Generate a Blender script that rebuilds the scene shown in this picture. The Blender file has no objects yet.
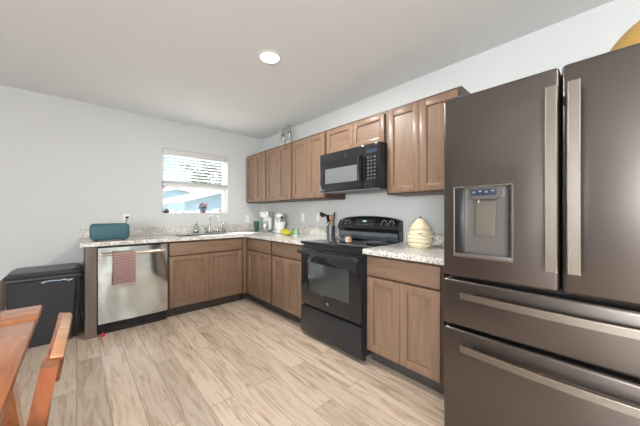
import bpy, bmesh, math, random
from mathutils import Vector, Matrix
R = math.radians
PI = math.pi
random.seed(7)
C = bpy.context.scene.collection
SC = bpy.context.scene

# ------------------------------------------------------------------ camera
XR, YW, ZC = 2.3075, 3.972, 2.434          # right wall, window wall, ceiling height
XL, YB = -3.4, -3.2                        # left wall, back wall (behind the camera)
cam_d = bpy.data.cameras.new('camera')
cam_d.sensor_width = 36.0
cam_d.lens = 266.83 / 640 * 36.0
cam_d.clip_start = 0.02
cam = bpy.data.objects.new('camera', cam_d)
C.objects.link(cam)
cam.location = (0, 0, 1.198)
cam.rotation_euler = (R(90), 0, R(-42.37))
SC.camera = cam

# ------------------------------------------------------------------ world, exposure, daylight, fill lamps
SC.view_settings.view_transform = 'Standard'
SC.view_settings.look = 'None'
SC.view_settings.gamma = 1.0
SC.view_settings.use_curve_mapping = False
SC.view_settings.exposure = 0.42
w = bpy.data.worlds.new('sky')
SC.world = w
w.use_nodes = True
wn = w.node_tree.nodes
wl = w.node_tree.links
bg = wn['Background']
sky = wn.new('ShaderNodeTexSky')
sky.sky_type = 'NISHITA'
sky.sun_disc = False
sky.sun_elevation = R(48)
sky.sun_rotation = R(200)
sky.air_density = 1.2
sky.dust_density = 2.5
wl.new(sky.outputs['Color'], bg.inputs['Color'])
bg.inputs['Strength'].default_value = 0.17


def area(name, loc, rot, sx, sy, power, color):
    d = bpy.data.lights.new(name, 'AREA')
    d.shape = 'RECTANGLE'
    d.size, d.size_y = sx, sy
    d.energy = power
    d.color = color
    o = bpy.data.objects.new(name, d)
    o.location = loc
    o.rotation_euler = rot
    C.objects.link(o)
    return o


# added fill lamps outside the unseen patio door and living room window
area('fill_patio_door', (-0.35, YB - 0.16, 1.10), (R(112), 0, 0), 2.3, 2.0, 10, (0.95, 0.975, 1.0))
area('fill_living_window', (XL - 0.16, -1.75, 1.40), (0, R(-108), 0), 1.3, 2.2, 285, (0.98, 0.985, 1.0))


# the sun, coming in from beyond the window and from its left
sd_ = bpy.data.lights.new('sun', 'SUN')
sd_.energy = 27.0
sd_.angle = R(0.6)
sd_.color = (1.0, 0.96, 0.90)
so_ = bpy.data.objects.new('sun', sd_)
so_.rotation_euler = Vector((0.24, -0.66, -0.56)).to_track_quat('-Z', 'Y').to_euler()
so_.location = (0, 20, 20)
C.objects.link(so_)


# ------------------------------------------------------------------ materials
def new_mat(name):
    m = bpy.data.materials.new(name)
    m.use_nodes = True
    return m, m.node_tree.nodes, m.node_tree.links, m.node_tree.nodes['Principled BSDF']


def plain(name, col, rough=0.5, metal=0.0, coat=0.0, bump=0.0, bscale=60, spec=0.5, emis=None, estr=0.0, trans=0.0, ior=1.45):
    m, n, l, b = new_mat(name)
    b.inputs['Base Color'].default_value = (*col, 1)
    b.inputs['Roughness'].default_value = rough
    b.inputs['Metallic'].default_value = metal
    b.inputs['Coat Weight'].default_value = coat
    b.inputs['Specular IOR Level'].default_value = spec
    b.inputs['Transmission Weight'].default_value = trans
    b.inputs['IOR'].default_value = ior
    if emis:
        b.inputs['Emission Color'].default_value = (*emis, 1)
        b.inputs['Emission Strength'].default_value = estr
    tc = n.new('ShaderNodeTexCoord')
    nz = n.new('ShaderNodeTexNoise')
    nz.inputs['Scale'].default_value = bscale
    nz.inputs['Detail'].default_value = 3
    l.new(tc.outputs['Object'], nz.inputs['Vector'])
    if bump > 0:
        bp = n.new('ShaderNodeBump')
        bp.inputs['Strength'].default_value = bump
        bp.inputs['Distance'].default_value = 0.01
        l.new(nz.outputs['Fac'], bp.inputs['Height'])
        l.new(bp.outputs['Normal'], b.inputs['Normal'])
    return m


def ramp(n, stops):
    r = n.new('ShaderNodeValToRGB')
    e = r.color_ramp.elements
    while len(e) > 1:
        e.remove(e[-1])
    e[0].position, e[0].color = stops[0][0], (*stops[0][1], 1)
    for p, c in stops[1:]:
        x = e.new(p)
        x.color = (*c, 1)
    return r


def wood(name, dark, mid, light, axis, rough=0.42, stretch=12.0, scale=3.0, coat=0.0, bump=0.05):
    """grain runs along the given axis of the object"""
    m, n, l, b = new_mat(name)
    tc = n.new('ShaderNodeTexCoord')
    oi = n.new('ShaderNodeObjectInfo')
    add = n.new('ShaderNodeVectorMath')
    add.operation = 'MULTIPLY_ADD'
    comb = n.new('ShaderNodeCombineXYZ')
    for i in range(3):
        l.new(oi.outputs['Random'], comb.inputs[i])
    l.new(comb.outputs[0], add.inputs[0])
    add.inputs[1].default_value = (7.3, 3.1, 5.7)
    l.new(tc.outputs['Object'], add.inputs[2])
    mp = n.new('ShaderNodeMapping')
    s = [stretch, stretch, stretch]
    s['xyz'.index(axis)] = 1.0
    mp.inputs['Scale'].default_value = s
    l.new(add.outputs[0], mp.inputs['Vector'])
    nz = n.new('ShaderNodeTexNoise')
    nz.inputs['Scale'].default_value = scale
    nz.inputs['Detail'].default_value = 6
    nz.inputs['Roughness'].default_value = 0.62
    nz.inputs['Distortion'].default_value = 0.6
    l.new(mp.outputs[0], nz.inputs['Vector'])
    rp = ramp(n, [(0.3, dark), (0.5, mid), (0.72, light)])
    l.new(nz.outputs['Fac'], rp.inputs['Fac'])
    l.new(rp.outputs['Color'], b.inputs['Base Color'])
    b.inputs['Roughness'].default_value = rough
    b.inputs['Coat Weight'].default_value = coat
    b.inputs['Coat Roughness'].default_value = 0.15
    bp = n.new('ShaderNodeBump')
    bp.inputs['Strength'].default_value = bump
    bp.inputs['Distance'].default_value = 0.004
    l.new(nz.outputs['Fac'], bp.inputs['Height'])
    l.new(bp.outputs['Normal'], b.inputs['Normal'])
    return m


def granite():
    m, n, l, b = new_mat('speckled granite')
    tc = n.new('ShaderNodeTexCoord')
    n1 = n.new('ShaderNodeTexNoise')
    n1.inputs['Scale'].default_value = 66
    n1.inputs['Detail'].default_value = 6
    n1.inputs['Roughness'].default_value = 0.7
    l.new(tc.outputs['Object'], n1.inputs['Vector'])
    r1 = ramp(n, [(0.31, (0.11, 0.10, 0.095)), (0.40, (0.31, 0.29, 0.265)), (0.47, (0.57, 0.55, 0.52)), (0.55, (0.76, 0.75, 0.725)), (0.75, (0.84, 0.835, 0.82))])
    l.new(n1.outputs['Fac'], r1.inputs['Fac'])
    n2 = n.new('ShaderNodeTexNoise')
    n2.inputs['Scale'].default_value = 9
    n2.inputs['Detail'].default_value = 4
    l.new(tc.outputs['Object'], n2.inputs['Vector'])
    r2 = ramp(n, [(0.35, (0.74, 0.70, 0.66)), (0.6, (1, 1, 1))])
    l.new(n2.outputs['Fac'], r2.inputs['Fac'])
    mx = n.new('ShaderNodeMix')
    mx.data_type = 'RGBA'
    mx.blend_type = 'MULTIPLY'
    mx.inputs[0].default_value = 0.75
    l.new(r1.outputs['Color'], mx.inputs[6])
    l.new(r2.outputs['Color'], mx.inputs[7])
    l.new(mx.outputs[2], b.inputs['Base Color'])
    b.inputs['Roughness'].default_value = 0.16
    return m


def floor_planks():
    m, n, l, b = new_mat('pale oak planks')
    tc = n.new('ShaderNodeTexCoord')
    mp = n.new('ShaderNodeMapping')
    mp.inputs['Rotation'].default_value = (0, 0, R(90))
    l.new(tc.outputs['Object'], mp.inputs['Vector'])
    br = n.new('ShaderNodeTexBrick')
    br.offset = 0.37
    br.inputs['Color1'].default_value = (0, 0, 0, 1)
    br.inputs['Color2'].default_value = (1, 1, 1, 1)
    br.inputs['Mortar'].default_value = (0.5, 0.5, 0.5, 1)
    br.inputs['Scale'].default_value = 1.0
    br.inputs['Mortar Size'].default_value = 0.0016
    br.inputs['Mortar Smooth'].default_value = 0.2
    br.inputs['Bias'].default_value = 0.0
    br.inputs['Brick Width'].default_value = 1.22
    br.inputs['Row Height'].default_value = 0.152
    l.new(mp.outputs[0], br.inputs['Vector'])
    # grain, shifted plank by plank
    off = n.new('ShaderNodeVectorMath')
    off.operation = 'MULTIPLY_ADD'
    off.inputs[1].default_value = (9.0, 13.0, 5.0)
    l.new(br.outputs['Color'], off.inputs[0])
    l.new(mp.outputs[0], off.inputs[2])
    st = n.new('ShaderNodeMapping')
    st.inputs['Scale'].default_value = (1.3, 13.0, 1.0)
    l.new(off.outputs[0], st.inputs['Vector'])
    g = n.new('ShaderNodeTexNoise')
    g.inputs['Scale'].default_value = 2.1
    g.inputs['Detail'].default_value = 7
    g.inputs['Roughness'].default_value = 0.6
    g.inputs['Distortion'].default_value = 1.1
    l.new(st.outputs[0], g.inputs['Vector'])
    r1 = ramp(n, [(0.27, (0.32, 0.225, 0.155)), (0.40, (0.48, 0.375, 0.285)), (0.52, (0.59, 0.485, 0.39)), (0.75, (0.65, 0.56, 0.47))])
    l.new(g.outputs['Fac'], r1.inputs['Fac'])
    tone = ramp(n, [(0.0, (0.84, 0.82, 0.80)), (0.5, (1, 0.98, 0.95)), (1.0, (1.10, 1.09, 1.08))])
    l.new(br.outputs['Color'], tone.inputs['Fac'])
    mx = n.new('ShaderNodeMix')
    mx.data_type = 'RGBA'
    mx.blend_type = 'MULTIPLY'
    mx.inputs[0].default_value = 1.0
    l.new(r1.outputs['Color'], mx.inputs[6])
    l.new(tone.outputs['Color'], mx.inputs[7])
    seam = n.new('ShaderNodeMix')
    seam.data_type = 'RGBA'
    l.new(br.outputs['Fac'], seam.inputs[0])
    l.new(mx.outputs[2], seam.inputs[6])
    seam.inputs[7].default_value = (0.24, 0.17, 0.12, 1)
    l.new(seam.outputs[2], b.inputs['Base Color'])
    b.inputs['Roughness'].default_value = 0.27
    b.inputs['Specular IOR Level'].default_value = 0.65
    bp = n.new('ShaderNodeBump')
    bp.inputs['Strength'].default_value = 0.08
    bp.inputs['Distance'].default_value = 0.004
    l.new(g.outputs['Fac'], bp.inputs['Height'])
    l.new(bp.outputs['Normal'], b.inputs['Normal'])
    return m


def brushed(name, col, rough, axis, wavy=0.0, wscale=3.0, metal=1.0):
    m, n, l, b = new_mat(name)
    b.inputs['Base Color'].default_value = (*col, 1)
    b.inputs['Metallic'].default_value = metal
    tc = n.new('ShaderNodeTexCoord')
    mp = n.new('ShaderNodeMapping')
    s = [220, 220, 220]
    s['xyz'.index(axis)] = 2
    mp.inputs['Scale'].default_value = s
    l.new(tc.outputs['Object'], mp.inputs['Vector'])
    nz = n.new('ShaderNodeTexNoise')
    nz.inputs['Scale'].default_value = 1.0
    l.new(mp.outputs[0], nz.inputs['Vector'])
    mr = n.new('ShaderNodeMapRange')
    mr.inputs['To Min'].default_value = rough - 0.012
    mr.inputs['To Max'].default_value = rough + 0.015
    l.new(nz.outputs['Fac'], mr.inputs['Value'])
    l.new(mr.outputs[0], b.inputs['Roughness'])
    if wavy > 0:
        n2 = n.new('ShaderNodeTexNoise')
        n2.inputs['Scale'].default_value = wscale
        n2.inputs['Detail'].default_value = 1
        l.new(tc.outputs['Object'], n2.inputs['Vector'])
        bp = n.new('ShaderNodeBump')
        bp.inputs['Strength'].default_value = wavy
        bp.inputs['Distance'].default_value = 0.05
        l.new(n2.outputs['Fac'], bp.inputs['Height'])
        l.new(bp.outputs['Normal'], b.inputs['Normal'])
    return m


def thin_glass(name, tint=(1, 1, 1), gloss=0.08, even=False):
    m = bpy.data.materials.new(name)
    m.use_nodes = True
    n, l = m.node_tree.nodes, m.node_tree.links
    n.clear()
    out = n.new('ShaderNodeOutputMaterial')
    t = n.new('ShaderNodeBsdfTransparent')
    t.inputs[0].default_value = (*tint, 1)
    g = n.new('ShaderNodeBsdfGlossy')
    g.inputs['Roughness'].default_value = 0.02
    lw = n.new('ShaderNodeLayerWeight')
    lw.inputs['Blend'].default_value = 0.15
    mr = n.new('ShaderNodeMapRange')
    mr.inputs['To Min'].default_value = gloss
    mr.inputs['To Max'].default_value = 0.75
    l.new(lw.outputs['Facing'], mr.inputs['Value'])
    mx = n.new('ShaderNodeMixShader')
    if even:
        mx.inputs[0].default_value = gloss
    else:
        l.new(mr.outputs[0], mx.inputs[0])
    l.new(t.outputs[0], mx.inputs[1])
    l.new(g.outputs[0], mx.inputs[2])
    l.new(mx.outputs[0], out.inputs['Surface'])
    return m


def striped_towel():
    m, n, l, b = new_mat('red and cream striped cotton')
    tc = n.new('ShaderNodeTexCoord')
    sp = n.new('ShaderNodeSeparateXYZ')
    l.new(tc.outputs['Object'], sp.inputs[0])

    def wave(freq, src):
        mm = n.new('ShaderNodeMath')
        mm.operation = 'MULTIPLY'
        mm.inputs[1].default_value = freq
        l.new(src, mm.inputs[0])
        f = n.new('ShaderNodeMath')
        f.operation = 'FRACT'
        l.new(mm.outputs[0], f.inputs[0])
        g = n.new('ShaderNodeMath')
        g.operation = 'GREATER_THAN'
        g.inputs[1].default_value = 0.45
        l.new(f.outputs[0], g.inputs[0])
        return g.outputs[0]
    a = wave(62, sp.outputs['Z'])
    c = wave(60, sp.outputs['X'])
    mn = n.new('ShaderNodeMath')
    mn.operation = 'MULTIPLY'
    l.new(a, mn.inputs[0])
    mad = n.new('ShaderNodeMath')
    mad.operation = 'MULTIPLY_ADD'
    mad.inputs[1].default_value = 0.45
    mad.inputs[2].default_value = 0.55
    l.new(c, mad.inputs[0])
    l.new(mad.outputs[0], mn.inputs[1])
    mx = n.new('ShaderNodeMix')
    mx.data_type = 'RGBA'
    l.new(mn.outputs[0], mx.inputs[0])
    mx.inputs[6].default_value = (0.40, 0.31, 0.28, 1)
    mx.inputs[7].default_value = (0.20, 0.058, 0.058, 1)
    l.new(mx.outputs[2], b.inputs['Base Color'])
    b.inputs['Roughness'].default_value = 0.95
    return m


M = {}
M['wall'] = plain('matte white wall paint', (0.59, 0.60, 0.60), 0.85, bump=0.04, bscale=180, spec=0.25)
M['ceiling'] = plain('matte white ceiling paint', (0.76, 0.785, 0.80), 0.9, bump=0.06, bscale=120, spec=0.2)
M['trim'] = plain('white trim paint', (0.78, 0.78, 0.77), 0.45)
M['vinyl'] = plain('white vinyl', (0.82, 0.83, 0.83), 0.35)
M['blind'] = plain('white blind slat', (0.60, 0.61, 0.61), 0.5)
M['valance'] = plain('white blind valance with shade tone', (0.58, 0.58, 0.57), 0.55)  # grey tone holds the shade on the valance and bottom rail
M['floor'] = floor_planks()
M['granite'] = granite()
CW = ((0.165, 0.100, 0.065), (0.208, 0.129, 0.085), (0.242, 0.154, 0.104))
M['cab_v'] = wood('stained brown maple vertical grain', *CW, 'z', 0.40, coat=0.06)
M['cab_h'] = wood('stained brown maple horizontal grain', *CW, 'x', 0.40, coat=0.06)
M['cab_shade'] = wood('brown maple darkened for gap shade', (0.06, 0.036, 0.024), (0.085, 0.052, 0.034), (0.105, 0.066, 0.045), 'z', 0.45)  # wood darkened so the frames between doors carry the gap shade
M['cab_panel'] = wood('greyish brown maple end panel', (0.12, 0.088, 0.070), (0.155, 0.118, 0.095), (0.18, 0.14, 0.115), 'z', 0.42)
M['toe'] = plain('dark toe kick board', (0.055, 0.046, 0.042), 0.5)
M['table'] = wood('orange brown varnished wood', (0.23, 0.062, 0.015), (0.40, 0.125, 0.032), (0.50, 0.185, 0.055), 'y', 0.22, 9, 3.2, 0.5, 0.02)
M['table_x'] = wood('orange brown varnished wood cross grain', (0.23, 0.062, 0.015), (0.40, 0.125, 0.032), (0.50, 0.185, 0.055), 'x', 0.22, 9, 3.2, 0.5, 0.02)
M['chair'] = wood('red brown varnished wood', (0.15, 0.035, 0.010), (0.26, 0.068, 0.018), (0.34, 0.105, 0.03), 'z', 0.25, 9, 3.2, 0.4, 0.02)
M['chair_y'] = wood('red brown varnished wood rail', (0.15, 0.035, 0.010), (0.26, 0.068, 0.018), (0.34, 0.105, 0.03), 'y', 0.25, 9, 3.2, 0.4, 0.02)
M['pale_pad'] = wood('pale varnished wood', (0.50, 0.22, 0.10), (0.58, 0.29, 0.15), (0.65, 0.36, 0.20), 'y', 0.2, 9, 3, 0.4, 0.02)  # paler tone for the cap of the chair top rail
M['slate'] = brushed('slate grey brushed metal', (0.135, 0.117, 0.108), 0.30, 'x', 0.05, 2.2, 0.92)
M['slate_dark'] = plain('dark slate plastic', (0.10, 0.092, 0.088), 0.35)
M['recess'] = plain('grey dispenser plastic', (0.20, 0.185, 0.175), 0.3, 0.5)
M['handle'] = brushed('light brushed handle metal', (0.25, 0.225, 0.195), 0.40, 'z')
M['handle_edge'] = brushed('polished handle edge', (0.50, 0.47, 0.43), 0.22, 'z')
M['steel'] = brushed('brushed stainless steel', (0.62, 0.67, 0.68), 0.14, 'x', 0.40, 2.8)
M['steel_bar'] = brushed('stainless bar', (0.60, 0.54, 0.47), 0.22, 'x')
M['chrome'] = plain('chrome', (0.62, 0.63, 0.64), 0.09, 1.0)
M['nickel'] = plain('brushed nickel', (0.40, 0.39, 0.38), 0.22, 1.0)
M['black_gloss'] = plain('gloss black enamel', (0.012, 0.012, 0.014), 0.07, coat=0.3)
M['black_satin'] = plain('satin black', (0.022, 0.022, 0.025), 0.22)
M['blue_sheen'] = plain('black enamel with bluish reflection tint', (0.16, 0.18, 0.205), 0.10, 0.75, bump=0.15, bscale=4)  # bluish metal tint stands in for light mirrored on the black foot
M['black_matte'] = plain('matte black plastic', (0.012, 0.012, 0.012), 0.5)
M['oven_glass'] = plain('dark oven glass', (0.045, 0.050, 0.052), 0.05, coat=0.5)
M['micro_glass'] = plain('grey mesh microwave window', (0.185, 0.195, 0.205), 0.42, 0.35)
M['grey_mark'] = plain('light grey print', (0.20, 0.205, 0.21), 0.5)
M['white_mark'] = plain('white print', (0.8, 0.8, 0.8), 0.4)
M['display'] = plain('lit clock display', (0.02, 0.03, 0.03), 0.2, emis=(0.55, 0.85, 0.9), estr=0.8)
M['blue_screen'] = plain('dark blue panel', (0.03, 0.045, 0.075), 0.15)
M['bin'] = plain('charcoal plastic', (0.030, 0.031, 0.036), 0.45, bump=0.05, bscale=200)
M['bin_lid'] = plain('black lid plastic', (0.042, 0.043, 0.047), 0.35, bump=0.05, bscale=200)
M['bag'] = plain('pale blue plastic bag', (0.40, 0.50, 0.66), 0.35)
M['teal'] = plain('teal enamel', (0.040, 0.115, 0.142), 0.42)
M['teal_dark'] = plain('deep green glass', (0.02, 0.10, 0.088), 0.2)
M['white_gloss'] = plain('glossy white plastic', (0.74, 0.74, 0.73), 0.22)
M['silver'] = plain('silver plastic', (0.46, 0.46, 0.46), 0.28, 0.7)
M['cream'] = plain('cream glazed ceramic', (0.70, 0.615, 0.43), 0.28, coat=0.25)
M['cream_pale'] = plain('pale cream glaze', (0.80, 0.75, 0.60), 0.3)
M['bee'] = plain('dark bee glaze', (0.06, 0.045, 0.02), 0.3)
M['banana'] = plain('yellow green banana skin', (0.50, 0.46, 0.03), 0.45)
M['banana_tip'] = plain('brown banana tip', (0.08, 0.05, 0.02), 0.6)
M['green_jar'] = plain('pale green candle glass', (0.20, 0.33, 0.27), 0.18)
M['wax'] = plain('pale candle wax', (0.78, 0.70, 0.58), 0.5)
M['orange_label'] = plain('orange paper label', (0.62, 0.27, 0.11), 0.6)
M['glass'] = thin_glass('clear glass', (0.96, 0.98, 0.97), 0.10)
M['pane'] = thin_glass('window glass', (0.97, 0.99, 0.99), 0.05, True)
M['screen_glass'] = thin_glass('smoky glass', (0.35, 0.36, 0.37), 0.12)
M['tan_wood'] = wood('tan wood', (0.30, 0.16, 0.07), (0.44, 0.25, 0.12), (0.52, 0.32, 0.17), 'z', 0.5)
M['gold'] = plain('golden yellow woven rattan', (0.52, 0.32, 0.085), 0.5, bump=0.25, bscale=70)
M['gold_rim'] = plain('brown rim', (0.24, 0.15, 0.07), 0.5)
M['towel'] = striped_towel()
M['fringe'] = plain('cream cotton fringe', (0.44, 0.39, 0.35), 0.95)
M['plate'] = plain('white switch plate', (0.80, 0.80, 0.79), 0.35)
M['crock'] = plain('dark grey metal', (0.13, 0.135, 0.145), 0.35, 0.6)
M['red'] = plain('red rubber', (0.55, 0.02, 0.035), 0.4)
M['brown_fabric'] = plain('dark brown leather', (0.085, 0.060, 0.050), 0.5, bump=0.08, bscale=120)
M['pot'] = plain('deep purple glazed pot', (0.16, 0.12, 0.24), 0.3)
M['petal'] = plain('mauve petals', (0.30, 0.21, 0.31), 0.7)
M['petal_pale'] = plain('pale lilac petals', (0.55, 0.48, 0.58), 0.7)
M['leaf'] = plain('green leaf', (0.045, 0.10, 0.045), 0.6)
M['tree_leaf'] = plain('tree leaf green', (0.020, 0.045, 0.022), 0.6)
M['bark'] = plain('grey brown bark', (0.14, 0.10, 0.07), 0.9)
M['siding'] = plain('light blue siding', (0.33, 0.46, 0.55), 0.6)
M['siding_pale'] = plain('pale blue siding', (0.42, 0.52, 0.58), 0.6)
M['fascia'] = plain('white fascia board', (0.85, 0.85, 0.84), 0.5)
M['shingle'] = plain('weathered olive shingle', (0.30, 0.30, 0.24), 0.9)
M['ground'] = plain('pale bounce ground', (0.50, 0.48, 0.44), 0.95, bump=0.3, bscale=10)  # tone made pale as a reflector, bouncing sun onto the ceiling
M['lens'] = plain('lit ceiling lens', (1, 1, 1), 0.4, emis=(1.0, 0.97, 0.92), estr=9.0)
M['copper'] = plain('brown cord', (0.22, 0.12, 0.07), 0.5)
M['dark_stone'] = plain('dark grey pottery', (0.06, 0.055, 0.055), 0.5)


# ------------------------------------------------------------------ mesh builder
class MB:
    def __init__(self):
        self.bm = bmesh.new()

    def absorb(self, b, mat=None):
        if mat is not None:
            b.transform(mat)
        me = bpy.data.meshes.new('tmp')
        b.to_mesh(me)
        b.free()
        self.bm.from_mesh(me)
        bpy.data.meshes.remove(me)
        return self

    def box(self, x0, x1, y0, y1, z0, z1, bev=0.0, seg=2, mat=None, edges=None):
        b = bmesh.new()
        bmesh.ops.create_cube(b, size=1)
        for v in b.verts:
            v.co = Vector(((x0 + x1) / 2 + v.co.x * (x1 - x0), (y0 + y1) / 2 + v.co.y * (y1 - y0), (z0 + z1) / 2 + v.co.z * (z1 - z0)))
        if bev > 0:
            es = list(b.edges)
            if edges:
                i = 'xyz'.index(edges)
                es = [e for e in es if abs((e.verts[0].co - e.verts[1].co)[i]) > 1e-6]
            bmesh.ops.bevel(b, geom=es, offset=bev, segments=seg, profile=0.5, affect='EDGES')
        return self.absorb(b, mat)

    def cyl(self, p0, p1, r0, r1=None, n=24, bev=0):
        r1 = r0 if r1 is None else r1
        p0, p1 = Vector(p0), Vector(p1)
        d = p1 - p0
        b = bmesh.new()
        bmesh.ops.create_cone(b, cap_ends=True, segments=n, radius1=r0, radius2=r1, depth=d.length)
        if bev > 0:
            es = [e for e in b.edges if len(e.link_faces) == 2 and any(len(f.verts) > 4 for f in e.link_faces)]
            bmesh.ops.bevel(b, geom=es, offset=bev, segments=2, affect='EDGES')
        q = d.to_track_quat('Z', 'Y').to_matrix().to_4x4()
        return self.absorb(b, Matrix.Translation((p0 + p1) / 2) @ q)

    def lathe(self, prof, c=(0, 0, 0), n=32, mat=None):
        b = bmesh.new()
        rings = []
        for r, z in prof:
            if r < 1e-5:
                rings.append([b.verts.new((c[0], c[1], c[2] + z))])
            else:
                rings.append([b.verts.new((c[0] + r * math.cos(2 * PI * i / n), c[1] + r * math.sin(2 * PI * i / n), c[2] + z)) for i in range(n)])
        for a, d in zip(rings, rings[1:]):
            for i in range(n):
                j = (i + 1) % n
                if len(a) == 1 and len(d) == 1:
                    continue
                if len(a) == 1:
                    b.faces.new((a[0], d[j], d[i]))
                elif len(d) == 1:
                    b.faces.new((a[i], a[j], d[0]))
                else:
                    b.faces.new((a[i], a[j], d[j], d[i]))
        bmesh.ops.recalc_face_normals(b, faces=b.faces[:])
        return self.absorb(b, mat)

    def tube(self, pts, r, n=10, flat=None):
        """sweep a circle (or a flat rectangle flat=(half_w, half_t)) along points"""
        pts = [Vector(p) for p in pts]
        rs = r if isinstance(r, (list, tuple)) else [r] * len(pts)
        b = bmesh.new()
        rings = []
        up = Vector((0, 0, 1))
        t0 = (pts[1] - pts[0]).normalized()
        if abs(t0.dot(up)) > 0.9:
            up = Vector((0, 1, 0))
        nrm = (up - t0 * up.dot(t0)).normalized()
        for i, p in enumerate(pts):
            a = pts[max(i - 1, 0)]
            c = pts[min(i + 1, len(pts) - 1)]
            t = (c - a).normalized()
            nrm = (nrm - t * nrm.dot(t)).normalized()
            bn = t.cross(nrm)
            if flat:
                hw, ht = flat
                offs = [(hw, ht), (-hw, ht), (-hw, -ht), (hw, -ht)]
                rings.append([b.verts.new(p + nrm * x + bn * y) for x, y in offs])
            else:
                rings.append([b.verts.new(p + (nrm * math.cos(2 * PI * k / n) + bn * math.sin(2 * PI * k / n)) * rs[i]) for k in range(n)])
        m = len(rings[0])
        for a, d in zip(rings, rings[1:]):
            for i in range(m):
                j = (i + 1) % m
                b.faces.new((a[i], a[j], d[j], d[i]))
        b.faces.new(rings[0][::-1])
        b.faces.new(rings[-1])
        bmesh.ops.recalc_face_normals(b, faces=b.faces[:])
        return self.absorb(b)

    def prism(self, poly, axis, lo, hi, bev=0.0, seg=2):
        """extrude a 2D polygon along an axis; poly coordinates are the two other axes in xyz order"""
        b = bmesh.new()
        i = 'xyz'.index(axis)

        def co(p, v):
            q = list(p)
            q.insert(i, v)
            return q
        vs = [b.verts.new(co(p, lo)) for p in poly]
        f = b.faces.new(vs)
        ex = bmesh.ops.extrude_face_region(b, geom=[f])
        vec = [0, 0, 0]
        vec[i] = hi - lo
        bmesh.ops.translate(b, vec=vec, verts=[v for v in ex['geom'] if isinstance(v, bmesh.types.BMVert)])
        bmesh.ops.recalc_face_normals(b, faces=b.faces[:])
        if bev > 0:
            bmesh.ops.bevel(b, geom=b.edges[:], offset=bev, segments=seg, affect='EDGES')
        return self.absorb(b)

    def ball(self, c, rx, ry=None, rz=None, n=16, mat=None):
        ry = rx if ry is None else ry
        rz = rx if rz is None else rz
        b = bmesh.new()
        bmesh.ops.create_uvsphere(b, u_segments=n, v_segments=max(8, n // 2), radius=1)
        mm = Matrix.Translation(c) @ (mat or Matrix()) @ Matrix.Diagonal((rx, ry, rz, 1))
        return self.absorb(b, mm)

    def quadgrid(self, f, nu, nv):
        b = bmesh.new()
        g = [[b.verts.new(f(i / nu, j / nv)) for j in range(nv + 1)] for i in range(nu + 1)]
        for i in range(nu):
            for j in range(nv):
                b.faces.new((g[i][j], g[i + 1][j], g[i + 1][j + 1], g[i][j + 1]))
        return self.absorb(b)

    def cut(self, other):
        """boolean difference with another builder"""
        obs = []
        for k in (self, other):
            me = bpy.data.meshes.new('tmp')
            k.bm.to_mesh(me)
            o = bpy.data.objects.new('tmp', me)
            C.objects.link(o)
            obs.append(o)
        md = obs[0].modifiers.new('b', 'BOOLEAN')
        md.operation = 'DIFFERENCE'
        md.solver = 'EXACT'
        md.object = obs[1]
        dg = bpy.context.evaluated_depsgraph_get()
        me = bpy.data.meshes.new_from_object(obs[0].evaluated_get(dg))
        self.bm.clear()
        self.bm.from_mesh(me)
        for o in obs:
            d = o.data
            bpy.data.objects.remove(o)
            bpy.data.meshes.remove(d)
        bpy.data.meshes.remove(me)
        return self

    def build(self, name, mat, parent=None, label=None, smooth=35, world=False):
        me = bpy.data.meshes.new(name)
        if world and parent is not None:
            p = parent
            t = Matrix()
            while p is not None:
                t = p.matrix_basis @ t
                p = p.parent
            self.bm.transform(t.inverted())
        self.bm.to_mesh(me)
        self.bm.free()
        me.materials.append(mat)
        if smooth:
            me.polygons.foreach_set('use_smooth', [True] * len(me.polygons))
            me.set_sharp_from_angle(angle=R(smooth))
        o = bpy.data.objects.new(name, me)
        C.objects.link(o)
        if parent is not None:
            o.parent = parent
        if label:
            o['label'] = label
        return o


def tag(o, label, cat, group=None):
    o['label'] = label
    o['category'] = cat
    if group:
        o['group'] = group
    return o


def thing(name, label, cat, loc=(0, 0, 0), rz=0.0, group=None):
    o = bpy.data.objects.new(name, None)
    o.empty_display_size = 0.05
    C.objects.link(o)
    o.location = loc
    o.rotation_euler = (0, 0, rz)
    return tag(o, label, cat, group)


def single(mb, name, mat, loc, label, cat, group=None, rz=0.0):
    """a thing that is one mesh: geometry local to loc"""
    o = mb.build(name, mat)
    o.location = loc
    o.rotation_euler = (0, 0, rz)
    return tag(o, label, cat, group)


def copy_tree(o, parent=None):
    c = o.copy()
    C.objects.link(c)
    if parent is not None:
        c.parent = parent
    for ch in list(o.children):
        copy_tree(ch, c)
    return c


def structure(mb, name, mat, parent=None):
    o = mb.build(name, mat, parent)
    o['kind'] = 'structure'
    return o


# ------------------------------------------------------------------ the room
T = 0.14
structure(MB().box(XL - T, XR + T, YB - T, YW + T, -0.08, 0.0), 'floor', M['floor'])
structure(MB().box(XL - T, XR + T, YB - T, YW + T, ZC, ZC + 0.12), 'ceiling', M['ceiling'])
structure(MB().box(XR, XR + T, YB - T, YW + T, 0, ZC), 'wall_right', M['wall'])
WX0, WX1, WZ0, WZ1 = 0.826, 1.712, 1.196, 2.052
wm = MB()
wm.box(XL - T, WX0, YW, YW + T, 0, ZC)
wm.box(WX1, XR, YW, YW + T, 0, ZC)
wm.box(WX0, WX1, YW, YW + T, 0, WZ0)
wm.box(WX0, WX1, YW, YW + T, WZ1, ZC)
structure(wm, 'wall_window', M['wall'])
PX0, PX1, PZ1 = -1.50, 0.80, 2.10
wm = MB()
wm.box(XL, PX0, YB - T, YB, 0, ZC)
wm.box(PX1, XR, YB - T, YB, 0, ZC)
wm.box(PX0, PX1, YB - T, YB, PZ1, ZC)
structure(wm, 'wall_back', M['wall'])
LY0, LY1, LZ0, LZ1 = -2.90, -0.60, 0.75, 2.05
wm = MB()
wm.box(XL - T, XL, YB - T, LY0, 0, ZC)
wm.box(XL - T, XL, LY1, YW, 0, ZC)
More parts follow.
